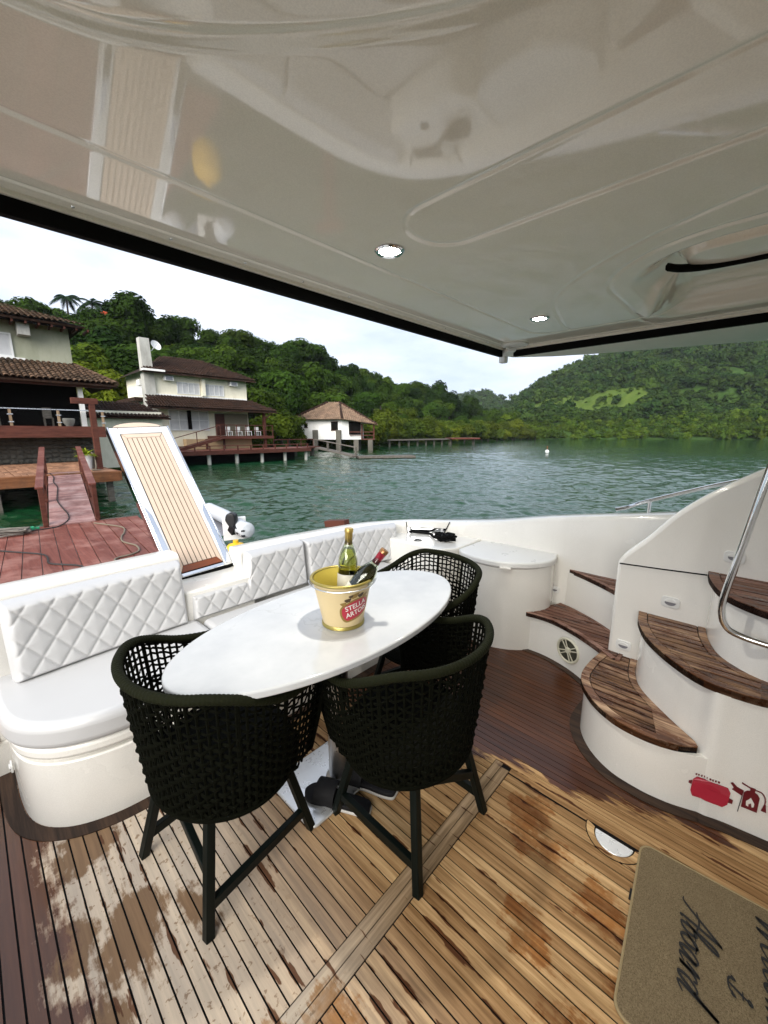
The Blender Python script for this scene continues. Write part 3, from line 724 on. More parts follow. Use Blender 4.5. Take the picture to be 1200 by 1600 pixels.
for t in (.08, .82):
    MB().lathe([(.011, 0), (.011, .045), (.014, .05), (.0, .052)], 14, FL(t, .655, .016)).build('roller', MAT['chrome'], fl)
mr = root('black_mooring_rope', 'black mooring rope piled over the fairlead on the console', 'rope', (2.58, 1.8, .66))
MB().tube(crom([FL(.06, .672, .02), FL(.3, .672, .03), FL(.55, .668, .05), (2.56, 1.86, .668), (2.55, 1.78, .668)], 6), .011, 8).build('strand', MAT['rubber'], mr)
pile = []
for k in range(70):
    a = k * .62; rr = .035 + .022 * math.sin(k * 1.7); pile.append((2.575 + rr * 1.2 * math.cos(a), 1.765 + rr * 1.6 * math.sin(a), .667 + .0006 * k + .006 * math.sin(k * 2.3)))
MB().tube(pile, .010, 7).build('coil', MAT['rubber'], mr)

# ------------------------------------------------------------------ side rail on the bulwark
sr = root('bulwark_rail', 'slim polished steel rail on top of the side bulwark', 'handrail', (3.0, .4, 1.0))
MB().tube(crom([(2.96, .67, 1.0), (2.96, .60, 1.025), (2.96, .50, 1.075), (2.96, .28, 1.165), (2.96, .08, 1.24), (2.96, -.3, 1.36), (2.96, -.9, 1.5)], 6), .0125, 10).build('rail', MAT['chrome'], sr)
for y, z in ((.485, 1.08), (-.1, 1.30)): MB().tube([(2.96, y, z - .12), (2.96, y, z)], .011, 10).build('stanchion', MAT['chrome'], sr)

# ------------------------------------------------------------------ deck inlays: hatch plate and doormat
hx, hy = 1.500, .215
hp = root('deck_plate', 'D-shaped mirror-polished plate inlaid in the teak deck beside the doormat', 'deck plate', (hx - .05, hy, 0))
D = lambda r_, x0: [(x0, hy - r_)] + [(x0 - r_ * 1.02 * math.sin(R(a)), hy - r_ * math.cos(R(a))) for a in range(0, 181, 10)] + [(x0, hy + r_)]
def ring_prism(o, i, z0, z1):
    mb = MB(); n = len(o); rings = [[(*o[k], z0), (*o[k], z1), (*i[k], z1), (*i[k], z0)] for k in range(n)]
    return mb.loft(rings, True, True)
MB().prism(D(.101, hx + .001), -.02, .0012).build('caulk_line', MAT['caulk'], hp, 0)
ring_prism(D(.0975, hx), D(.068, hx - .012), -.02, .0024).build('teak_surround', MAT['deck'], hp, 0)
MB().prism(D(.063, hx - .016), -.01, .004).build('polished_plate', plain('white_metal_plate', (.86, .87, .88), .3, .35, var=.08, scale=40), hp, 35, .002)

def carpet():
    m = M('brown_carpet', (.22, .17, .10), .95, 0, .05)
    p = m.geo(); n1 = m.noise(330, 3, .7, p); n2 = m.noise(9, 4, .6, p)
    c = m.ramp(n1, (.3, (.10, .075, .042)), (.55, (.215, .165, .098)), (.75, (.33, .265, .165)))
    m.put('Base Color', m.mix(m.mapr(n2, .35, .7, 0, .35), c, (.15, .115, .07))); m.bump(n1, .8, .004); return m.m
MAT['carpet'] = carpet()
mat_root = root('doormat', 'brown carpet doormat lettered in black script on the deck by the door', 'doormat', (1.28, -.1, 0))
MX = Matrix.Translation((1.0, .092, .002)) @ Matrix.Rotation(R(4.5), 4, 'Z')
mp_ = [tuple((MX @ Vector((a, b, 0)))[:2]) for a, b in rrect(-.025, .535, -.50, .0, .035)]
MB().prism(mp_, .001, .010).build('pile', MAT['carpet'], mat_root, 35, .003)
edge = [tuple((MX @ Vector((a, b, 0)))[:2]) for a, b in rrect(-.027, .537, -.502, .002, .036)]
MB().tube([(a, b, .006) for a, b in edge], .0045, 6, closed=True).build('stitched_edge', plain('tan_binding', (.30, .23, .12), .9, var=.3, scale=200), mat_root)
MB().prism([tuple((MX @ Vector((a, b, 0)))[:2]) for a, b in ((.30, -.002), (.34, -.002), (.34, .012), (.30, .012))], .001, .005).build('tag', MAT['blackplastic'], mat_root, 0)
GL = {  # brush-script strokes on a unit letter height, pen path lists
 'W': [[(.02, .95), (.10, .9), (.16, .1), (.22, .05), (.48, .8), (.50, .8), (.52, .1), (.58, .05), (.92, 1.0)]],
 'A': [[(-.10, .02), (.10, .12), (.55, 1.0), (.60, .98), (.62, .05), (.70, .02)], [(.10, .42), (.45, .50), (.78, .44)]],
 'e': [[(.0, .18), (.22, .28), (.30, .42), (.20, .50), (.08, .35), (.08, .12), (.2, .02), (.42, .14)]],
 'l': [[(.0, .12), (.22, .55), (.30, .92), (.22, 1.0), (.12, .8), (.10, .15), (.2, .02), (.36, .14)]],
 'c': [[(.0, .14), (.2, .45), (.34, .48), (.34, .40), (.2, .50), (.08, .3), (.1, .1), (.22, .02), (.42, .14)]],
 'o': [[(.0, .2), (.25, .48), (.1, .4), (.06, .15), (.2, .02), (.34, .18), (.30, .42), (.22, .46), (.45, .42)]],
 'm': [[(.0, .2), (.12, .46), (.12, .02), (.24, .40), (.32, .46), (.34, .02), (.46, .40), (.55, .46), (.57, .08), (.64, .02), (.78, .14)]],
 'b': [[(.0, .14), (.2, .6), (.26, .95), (.18, 1.0), (.1, .8), (.1, .1), (.22, .02), (.34, .18), (.28, .44), (.14, .36), (.45, .42)]],
 'a': [[(.36, .42), (.22, .50), (.06, .3), (.08, .06), (.2, .04), (.36, .46), (.34, .08), (.42, .02), (.55, .14)]],
 'r': [[(.0, .2), (.12, .50), (.16, .46), (.14, .02), (.2, .35), (.34, .48), (.42, .40)]],
 'd': [[(.36, .42), (.22, .50), (.06, .3), (.08, .06), (.2, .04), (.40, .6), (.48, 1.0), (.38, .1), (.46, .02), (.6, .14)]]}
ADV = {'W': .86, 'A': .74, 'e': .40, 'l': .34, 'c': .38, 'o': .42, 'm': .74, 'b': .42, 'a': .50, 'r': .38, 'd': .55}
def ribbon(mb, pts, w, z, MXf, slant=.35):
    pts = [np.array(p) for p in crom(pts, 6)]
    L_, R_ = [], []
    for i, p in enumerate(pts):
        t = pts[min(i + 1, len(pts) - 1)] - pts[max(i - 1, 0)]; t = t / (np.linalg.norm(t) + 1e-9)
        ww = w * (.55 + .75 * abs(t[1])) * (.35 + .65 * math.sin(math.pi * (i + .7) / (len(pts) + .4)) ** .4)
        nn = np.array((-t[1], t[0])); L_.append(p + nn * ww); R_.append(p - nn * ww)
    vs = [MXf(q[0] + slant * q[1], q[1], z) for q in L_] + [MXf(q[0] + slant * q[1], q[1], z) for q in R_]; n = len(pts)
    mb.add(vs, [(i, i + 1, n + i + 1, n + i) for i in range(n - 1)])
def script_word(word, ox, oy, h):
    """text up = towards the bow (-y), reading from +x to -x; ox, oy is the start in mat coordinates"""
    mb = MB(); u = 0; k = 0
    for chx in word:
        for s_ in GL[chx]:
            k += 1
            ribbon(mb, [(u + p[0], p[1]) for p in s_], .041, .0115 + .0002 * (k % 5), lambda a, b, z: MX @ Vector((ox - a * h, oy - b * h, z)))
        u += ADV[chx]
    return mb
MAT['ink'] = plain('black_mat_lettering', (.012, .012, .012), .9, var=.3, scale=200)
script_word('Aboard', .405, -.125, .088).build('lettering', MAT['ink'], mat_root, 0, recalc=False)
script_word('Welcome', .50, -.31, .098).build('lettering', MAT['ink'], mat_root, 0, recalc=False)
an = MB()
for k, s_ in enumerate([[(0, 0), (0, .55)], [(-.3, .22), (-.22, .04), (0, -.02), (.22, .04), (.3, .22)], [(-.16, .42), (.16, .42)], [(-.3, .22), (-.33, .10), (-.20, .12)], [(.3, .22), (.33, .10), (.20, .12)], [(0, .55), (.07, .62), (0, .69), (-.07, .62), (0, .55)]]):
    ribbon(an, s_, .04, .0115 + .0002 * k, lambda a, b, z: MX @ Vector((.235 - a * .07, -.235 - b * .07, z)), .5)
an.build('anchor_emblem', MAT['ink'], mat_root, 0, recalc=False)

# ------------------------------------------------------------------ dining table
TX, TY, TZ = .952, 1.155, .79
tb = root('dining_table', 'oval white stone-topped table on a steel pedestal in the middle of the cockpit', 'table', (TX, TY, 0))
ell = lambda a, b, n=96: [(TX + a * math.cos(2 * math.pi * k / n), TY + b * math.sin(2 * math.pi * k / n)) for k in range(n)]
MB().prism(ell(.648, .315), TZ - .026, TZ).build('table_top', MAT['marble'], tb, 30, .006, 3)
MB().prism(ell(.40, .17), TZ - .045, TZ - .027).build('under_frame', MAT['steel'], tb, 30, .004)
MB().lathe([(.062, .012), (.055, .02), (.045, .03), (.045, TZ - .05)], 32, (TX, TY + .02, 0)).build('pedestal_column', MAT['steel'], tb, 30)
MB().prism([(x_, y_) for x_, y_ in rrect(.715, 1.245, 1.06, 1.37, .035)], .002, .014).build('base_plate', plain('satin_alloy', (.68, .69, .69), .3, .6, var=.1, scale=30), tb, 30, .004)
MB().lathe([(.028, .014), (.028, .020), (.024, .024), (.0, .024)], 24, (.775, 1.215, 0)).build('cover_cap', MAT['steel'], tb, 30)
MB().bar((1.12, 1.30, .62), (1.12, 1.30, TZ - .045), .06, .03).build('lock_bracket', MAT['plastic'], tb, 30, .006)

# ------------------------------------------------------------------ woven rope chairs
def chair_shape(phi):
    """rim height for an angle from the back of the tub"""
    a = abs(phi); return .80 - .112 * float(sstep(np.array((a - .797) / 1.297)))
ZB = .362
def tub(phi, t, extra=0.0):
    h = chair_shape(phi); z = ZB + (h - ZB) * t
    k = .83 + .17 * (t * (h - ZB) / (.80 - ZB)) ** .85
    c_ = math.cos(phi); fx_ = 1.0 if c_ > 0 else 1.0 + .62 * min(1, -c_ * 2)
    return Vector((-(.262 * k + extra) * c_ * fx_, (.308 * k + extra) * math.sin(phi) * (1 if c_ > 0 else 1 + .10 * -c_), z))
PHM = R(128); NR = 46
def build_chair():
    t = bpy.data.objects.new('woven_chair', None); COL.objects.link(t); t.empty_display_size = .1
    WM[t.name] = Matrix()
    rings = [i * .046 for i in range(1, 15)] + [.69, .745, .80, .855, .91, .955]
    mb = MB(); step = 2 * PHM / NR
    for j, tt in enumerate(rings):
        path = []
        for k in range(NR * 3 + 1):
            ph = -PHM + k * step / 3
            w = math.cos(math.pi * (k / 3.0)) * (1 if j % 2 else -1)
            path.append(tub(ph, tt + .007 * math.sin(k * .37 + j * 2.1) + .004 * math.sin(k * 1.9 + j * 5.3), (.0062 + .0012 * math.sin(k * .9 + j)) * w))
        mb.tube(path, .0078 * (1 + .10 * math.sin(j * 3.7)) if j < 14 else .0056, 6, sq=(.88 if j < 14 else .8, .42), up=(0, 0, 1))
    wv = mb.build('woven_cords', MAT['rope'], t, 60, local=True, recalc=False)
    mb = MB()
    for k in range(NR + 1):
        ph = -PHM + k * step
        if k % 6 == 5: offs = (-.12, .12)
        else: offs = (0,)
        for q in offs:
            mb.tube([tub(ph + q * step, i / 10, 0) for i in range(11)], .0046, 5)
    mb.build('upright_cords', MAT['rope'], t, 60, local=True, recalc=False)
    # wrapped rim
    path = []; rs = []; n = 330
    for k in range(n + 1):
        ph = -PHM + 2 * PHM * k / n; path.append(tub(ph, 1.0, 0)); rs.append(.0140 + .0016 * abs(math.sin(k * math.pi / 3.0)))
    a0 = [path[0] + Vector((.03, 0, -.05)), path[0] + Vector((.018, 0, -.02))]; a1 = [path[-1] + Vector((.018, 0, -.02)), path[-1] + Vector((.03, 0, -.05))]
    MB().tube(a0 + path + a1, [.012, .014] + rs + [.014, .012], 10).build('rim', MAT['ropeolive'], t, 60, local=True, recalc=False)
    # front posts, seat frame, seat
    for sgn in (-1, 1):
        p = tub(PHM * sgn, 1.0); q = tub(PHM * sgn, 0.0)
        MB().tube([p + Vector((.03, 0, -.05)), q], .013, 8).build('arm_post', MAT['rope'], t, 60, local=True)
    ringp = [Vector((-.217 * math.cos(a) * (1.0 if math.cos(a) > 0 else 1.18), .256 * math.sin(a), ZB)) for a in np.linspace(0, 2 * math.pi, 60, endpoint=False)]
    MB().tube(ringp, .010, 8, closed=True).build('seat_frame', MAT['rope'], t, 60, local=True)
    MB().prism([(p.x * .97, p.y * .97) for p in ringp], ZB - .010, ZB + .06).build('seat', MAT['chairseat'], t, 40, .012, 3, local=True)
    lw = .028
    legs = {}
    for sx_ in (-1, 1):
        for sy_ in (-1, 1):
            a = Vector((.135 * sx_, .14 * sy_, ZB + .02)); b = Vector((.213 * sx_, .208 * sy_, 0)); legs[(sx_, sy_)] = (a, b)
            MB().bar(a, b, lw, lw, up=(1, 0, 0)).build('leg', MAT['chairleg'], t, 0, .003, local=True)
    def on(k, z):
        a, b = legs[k]; return a.lerp(b, (ZB - z) / ZB)
    for sy_ in (-1, 1):
        MB().bar(on((-1, sy_), .085), on((1, sy_), .085), .022, .034).build('stretcher', MAT['chairleg'], t, 0, .002, local=True)
    MB().bar(on((-1, -1), .17), on((-1, 1), .33), .022, .03).build('back_brace', MAT['chairleg'], t, 0, .002, local=True)
    return t
def copy_tree(o, parent=None):
    c = o.copy(); COL.objects.link(c); c.parent = parent
    for chd in list(o.children): copy_tree(chd, c)
    return c
ch1 = build_chair(); GC = 'woven rope chairs round the table'
ch1.location = (.488, 1.256, 0); ch1.rotation_euler = (0, 0, R(8))
tag(ch1, 'dark olive woven rope tub chair at the near left end of the table', 'chair', GC)
ch2 = copy_tree(ch1); ch2.location = (1.04, .845, 0); ch2.rotation_euler = (0, 0, R(89.5)); ch2['label'] = 'dark olive woven rope tub chair with its back to the camera over the sandals'
ch3 = copy_tree(ch1); ch3.location = (1.626, 1.24, 0); ch3.rotation_euler = (0, 0, R(163)); ch3['label'] = 'dark olive woven rope tub chair at the far table end by the cabinet'

# ------------------------------------------------------------------ ice bucket with bottles
BX, BY, BZ = .919, 1.088, TZ + .0005
bk = root('ice_bucket', 'cream and gold metal ice bucket with a red beer emblem on the table', 'bucket', (BX, BY, BZ))
MAT['bucket'] = plain('cream_enamel', (.60, .475, .26), .42, 0, var=.06, scale=9)
MAT['gold'] = plain('gold_metal', (.36, .29, .08), .35, .6, var=.15, scale=12)
HB = .183; RB, RT = .077, .115
MB().lathe([(RB - .006, .008), (RB + .0, .012), (RT - .004, HB - .006), (RT - .004, HB)], 64, (BX, BY, BZ), cap=False).build('wall', MAT['bucket'], bk, 40)
MB().lathe([(0, .014), (RB - .006, .014), (RT - .008, HB)], 64, (BX, BY, BZ), cap=False).build('inside', plain('gold_lining', (.50, .40, .07), .4, 0, var=.12, scale=12), bk, 40)
MB().lathe([(RB - .004, .0), (RB + .004, .001), (RB + .004, .010), (RB + .001, .014)], 64, (BX, BY, BZ), cap=False).build('foot_band', MAT['gold'], bk, 40)
rr_ = [(RT * math.cos(a) + BX, RT * math.sin(a) + BY, BZ + HB) for a in np.linspace(0, 2 * math.pi, 64, endpoint=False)]
MB().tube(rr_, .0058, 10, closed=True).build('rolled_rim', MAT['gold'], bk, 60)
ea = R(-130 - 88)
for s_ in (0, math.pi):
    a = ea + s_; c_ = Vector((BX + (RT - .002) * math.cos(a), BY + (RT - .002) * math.sin(a), BZ + HB - .018)); tn = Vector((-math.sin(a), math.cos(a), 0))
    MB().tube(crom([c_ - tn * .012 + Vector((0, 0, -.012)), c_ - tn * .008 + Vector((.0, 0, .004)) + Vector((math.cos(a), math.sin(a), 0)) * .01, c_ + tn * .008 + Vector((0, 0, .004)) + Vector((math.cos(a), math.sin(a), 0)) * .01, c_ + tn * .012 + Vector((0, 0, -.012))], 6), .004, 8).build('handle_ear', MAT['steel'], bk)
# carrying handle resting round the front of the rim
hp_ = []
for k in range(41):
    a = ea + math.pi * k / 40; rr2 = RT + .008 + .004 * math.sin(math.pi * k / 40); hp_.append((BX + rr2 * math.cos(a), BY + rr2 * math.sin(a), BZ + HB - .010 - .004 * math.sin(math.pi * k / 40)))
MB().tube(hp_, .0022, 8).build('handle', MAT['steel'], bk)
# emblem mapped on the cone
EA = R(-100)
def cone(u, v, lift):
    """u metres round the wall, v height above the table"""
    r_ = RB + (RT - .004 - RB) * (v - .012) / (HB - .018) + lift + .0006; a = EA + u / .105
    return Vector((BX + r_ * math.cos(a), BY + r_ * math.sin(a), BZ + v))
def decal(poly, mat, name, lift):
    n = len(poly); cx = sum(p[0] for p in poly) / n; cy = sum(p[1] for p in poly) / n
    rings = []
    for t in (1, .66, .33): rings.append([cone(cx + (p[0] - cx) * t, cy + (p[1] - cy) * t, lift) for p in poly])
    mb = MB(); mb.loft([r_ + [r_[0]] for r_ in rings]); o = len(mb.v); mb.add([cone(cx, cy, lift)] + rings[-1], [(0, i + 1, (i + 1) % n + 1) for i in range(n)])
    return mb.build(name, mat, bk, 60, recalc=False)
TL = R(14)
def tilt(poly): return [(p[0] * math.cos(TL) - p[1] * math.sin(TL), .089 + p[0] * math.sin(TL) + p[1] * math.cos(TL)) for p in poly]
cart = crom([(-.062, -.012), (-.05, -.034), (-.02, -.038), (.02, -.038), (.05, -.034), (.062, -.012), (.058, .014), (.04, .026), (.0, .034), (-.04, .026), (-.058, .014)], 5, True)
MAT['goldprint'] = plain('gold_print', (.28, .18, .05), .4, .3, var=.5, scale=160)
MAT['brownprint'] = plain('dark_scroll_print', (.06, .035, .015), .5, var=.5, scale=160)
decal(tilt([(p[0] * 1.14, p[1] * 1.2) for p in cart]), MAT['goldprint'], 'emblem_border', .0002)
decal(tilt(cart), MAT['red'], 'emblem_field', .0007)
for k, (u, v, s_) in enumerate([(-.046, .036, .011), (-.026, .046, .012), (.0, .054, .015), (.026, .046, .012), (.046, .036, .011), (-.012, .058, .008), (.012, .058, .008)]):
    decal(tilt([(u + s_ * (1 + .3 * math.sin(3 * a)) * math.cos(a), v + s_ * .8 * (1 + .3 * math.cos(2 * a)) * math.sin(a)) for a in np.linspace(0, 2 * math.pi, 16, endpoint=False)]), MAT['brownprint'] if k % 2 else MAT['goldprint'], 'emblem_scroll', .0009 + .0002 * k)
def text_mesh(body, size):
    cu_ = bpy.data.curves.new('txt', 'FONT'); cu_.body = body; cu_.size = size; cu_.align_x = 'CENTER'; cu_.offset = size * .012; cu_.resolution_u = 3
    ob = bpy.data.objects.new('txt', cu_); COL.objects.link(ob); bpy.context.view_layer.update()
    me_ = bpy.data.meshes.new_from_object(ob.evaluated_get(bpy.context.evaluated_depsgraph_get()))
    bpy.data.objects.remove(ob); bpy.data.curves.remove(cu_); return me_
for word, v0 in (('STELLA', .004), ('ARTOIS', -.024)):
    me_ = text_mesh(word, .0285); me_.name = 'lettering'
    for vv in me_.vertices:
        q = tilt([(vv.co.x, vv.co.y + v0)])[0]; vv.co = cone(q[0], q[1], .0018)
    me_.materials.append(MAT['whiteprint']); link(me_, 'lettering', bk)
def glass_mat(name, col):
    m = M(name, col, .02); m.set('Transmission Weight', 1.0); m.set('IOR', 1.45); return m.m
def bottle(base, axis, label, name, glass, cap, capcol, wine, lab):
    q = Vector(axis).normalized(); Mq = q.to_track_quat('Z', 'Y').to_matrix().to_4x4(); Mq.translation = Vector(base)
    t = root('wine_bottle', label, 'bottle', base, 'wine bottles in the ice bucket')
    k = 1.0
    outer = [(0, .004), (.028, 0), (.036, .005), (.0372, .012), (.0372, .172), (.0355, .190), (.029, .212), (.0195, .232), (.0145, .250), (.0138, .285), (.0155, .288), (.0155, .296), (.0145, .298)]
    inner = [(r_ - .0022, z) for r_, z in outer[4:]][::-1] + [(.035, .012), (.030, .008), (0, .010)]
    MB().lathe(outer + inner, 40, (0, 0, 0), Mq).build('glass', glass, t, 50)
    MB().lathe([(0, .012), (.0335, .014), (.0338, .172), (.0318, .190), (.0255, .210), (.018, .226), (0, .226)] if wine else [(0, .012), (.0335, .014), (.0338, .165), (0, .165)], 32, (0, 0, 0), Mq).build('wine', lab[1], t, 50)
    MB().lathe([(.0146, .240), (.0142, .268), (.0150, .270), (.0146, .286), (.0163, .288), (.0163, .299), (.0150, .3015), (0, .3015)], 32, (0, 0, 0), Mq).build('capsule', capcol, t, 50)
    MB().lathe([(.0164, .287), (.0166, .300), (.0152, .3022), (0, .3024)], 32, (0, 0, 0), Mq).build('cap', cap, t, 50)
    MB().lathe([(.0375, .045), (.0378, .046), (.0378, .128), (.0375, .129)], 40, (0, 0, 0), Mq, cap=False).build('paper_label', lab[0], t, 50)
    return t
MAT['paper'] = plain('label_paper', (.62, .6, .52), .6, var=.15, scale=40)
MAT['foilgold'] = plain('gold_foil', (.50, .36, .10), .3, .6, var=.15, scale=40)
MAT['foilred'] = plain('red_foil', (.30, .012, .03), .35, .2, var=.15, scale=40)
MAT['cork'] = plain('copper_cap', (.33, .17, .07), .3, .6, var=.15, scale=40)
winey = M('pale_wine', (.74, .74, .22), .02); winey.set('Transmission Weight', .85); winey.set('IOR', 1.34)
wineg = M('dark_wine', (.16, .17, .03), .02); wineg.set('Transmission Weight', .75); wineg.set('IOR', 1.34)
rt = Vector((math.cos(AZ), -math.sin(AZ), 0)); fw = Vector((math.sin(AZ), math.cos(AZ), 0))
c0 = Vector((BX, BY, BZ))
bottle(c0 + rt * .010 + fw * .030 + Vector((0, 0, .058)), (rt * .05 + fw * .02 + Vector((0, 0, 1))), 'upright wine bottle with a gold foil neck standing in the ice bucket', 'b1', glass_mat('pale_green_glass', (.90, .95, .74)), MAT['foilgold'], MAT['foilgold'], True, (MAT['paper'], winey.m))
bottle(c0 - rt * .020 - fw * .028 + Vector((0, 0, .048)), (rt * .60 + fw * .05 + Vector((0, 0, .80))), 'tilted wine bottle with a dark red foil neck leaning in the ice bucket', 'b2', glass_mat('clear_green_glass', (.86, .9, .78)), MAT['cork'], MAT['foilred'], True, (MAT['paper'], wineg.m))

# ------------------------------------------------------------------ sandals
MAT['foam'] = plain('black_foam', (.010, .010, .011), .7, spec=.15, var=.25, scale=50, bump=.2)
MAT['sole'] = plain('pale_grey_sole', (.50, .49, .46), .6)
def sandal(p, q, label, side):
    p = Vector(p); q = Vector(q); d = (q - p); Ls = d.length; d.normalize(); n = Vector((-d.y, d.x, 0))
    t = root('sandal', label, 'sandal', tuple((p + q) / 2), 'black slide sandals under the table')
    out = crom([(0, .0), (.02, .030), (.25, .034), (.5, .036), (.75, .05), (.92, .044), (1.0, .012), (1.0, -.012), (.9, -.042), (.7, -.046), (.45, -.034), (.2, -.034), (.03, -.026)], 5, True)
    pl_ = [p + d * (u * Ls) + n * (v * side) for u, v in out]
    zb = p.z
    MB().prism([(a.x, a.y) for a in pl_], zb, zb + .012).build('outsole', MAT['sole'], t, 40, .003)
    c_ = (p + q) / 2
    MB().prism([((a.x - c_.x) * .985 + c_.x, (a.y - c_.y) * .985 + c_.y) for a in pl_], zb + .0122, zb + .032).build('footbed', MAT['foam'], t, 40, .006, 3)
    rings = []
    for k in range(13):
        a = math.pi * k / 12; w = .052; h = .062
        ring = []
        for (du, dh) in ((.50, 0), (.60, .006), (.80, -.006), (.80, -.012), (.60, -.001), (.50, -.006)):
            ring.append(p + d * (du * Ls) + n * (w * math.cos(a)) + Vector((0, 0, .018 + (h + dh) * math.sin(a) ** .8)))
        rings.append(ring)
    MB().loft(rings, True, True).build('strap', MAT['foam'], t, 50)
sandal((.930, .955, .001), (.80, 1.215, .0165), 'black slide sandal lying nearest under the table by the chair legs', 1)
sandal((1.055, .93, .001), (.955, 1.20, .0165), 'black slide sandal lying behind the other against the table pedestal', -1)

# ------------------------------------------------------------------ gangway (passerelle), raised
pw, pL, pth = .378, 1.22, R(49)
ps = root('gangway', 'white boarding gangway with pale teak planks tilted up over the transom', 'gangway', (.93, 2.47, .62))
PO = Vector((1.135, 2.44, .645)); ax = Vector((-1, .03, .02)).normalized(); ay = Vector((-.05, math.cos(pth), math.sin(pth))).normalized(); ax = (ax - ax.dot(ay) * ay).normalized(); az = ay.cross(ax).normalized()
if az.y > 0: az = -az
def PS(u, v, w=0.0): return PO + ax * u + ay * v + az * w
def ps_prism(poly, w0, w1, name, mat, bev=0, par=ps): return MB().prism_axis(poly, w0, w1, lambda u, v, a: PS(u, v, a)).build(name, mat, par, 35, bev)
ps_prism(rrect(0, pw, 0, pL, .03), -.07, -.012, 'frame', MAT['rubber'], .008)
ps_prism(rrect(0.002, pw - .002, .002, pL - .002, .03), -.062, -.0605, 'underside', MAT['rubber'])
for u0, u1 in ((.004, .055), (pw - .055, pw - .004)): ps_prism([(u0, .02), (u1, .02), (u1, pL - .02), (u0, pL - .02)], -.012, .003, 'side_rail', MAT['plastic'], .005)
ps_prism([(.056, pL - .075), (pw - .056, pL - .075), (pw - .056, pL - .02), (.056, pL - .02)], -.012, .003, 'end_rail', MAT['plastic'], .005)
ps_prism([(.056, .02), (pw - .056, .02), (pw - .056, .045), (.056, .045)], -.012, .002, 'end_rail', MAT['chrome'], .004)
for u0, u1 in ((-.006, .003), (pw - .003, pw + .006)): ps_prism([(u0, .0), (u1, .0), (u1, pL * .99), (u0, pL * .99)], -.055, .001, 'steel_edge', MAT['chrome'], .002)
ps_prism([(.006, .03), (.05, .03), (.035, .45), (.012, .50)], .0032, .0055, 'steel_plate', MAT['chrome'], .001)
ps_prism([(pw - .05, .03), (pw - .006, .03), (pw - .012, .55), (pw - .035, .48)], .0032, .0055, 'steel_plate', MAT['chrome'], .001)
ps_prism([(.058, .047), (pw - .058, .047), (pw - .058, pL - .078), (.058, pL - .078)], -.010, -.003, 'caulk_bed', MAT['caulk'])
npk = 7; w_ = (pw - .12 - .05) / npk
for k in range(npk):
    u0 = .085 + k * w_
    ps_prism([(u0 + .0028, .095), (u0 + w_ - .0028, .095), (u0 + w_ - .0028, pL - .115), (u0 + .0028, pL - .115)], -.009, .0028, 'plank', MAT['passteak'])
ps_prism([(.060, .052), (.083, .095), (.083, pL - .115), (.060, pL - .082)], -.009, .0030, 'border_plank', MAT['passteak'])
ps_prism([(pw - .060, .052), (pw - .060, pL - .082), (pw - .083, pL - .115), (pw - .083, .095)], -.009, .0030, 'border_plank', MAT['passteak'])
ps_prism([(.063, pL - .081), (.085, pL - .112), (pw - .085, pL - .112), (pw - .063, pL - .081)], -.009, .0030, 'border_plank', MAT['passteak'])
ps_prism([(.062, .050), (pw - .062, .050), (pw - .084, .092), (.084, .092)], -.009, .0032, 'end_plank', MAT['varnish'])
arcp = [(pw / 2 - (pw * .42) * math.cos(R(a)), pL - .01 + .05 * math.sin(R(a))) for a in range(0, 181, 12)]
ps_prism(arcp, -.045, -.015, 'teak_nose', MAT['passteak'], .006)
MB().bar((.95, 2.40, .56), PS(pw / 2, .08, -.07), .30, .05).build('hinge_block', MAT['steel'], ps, 35, .006)

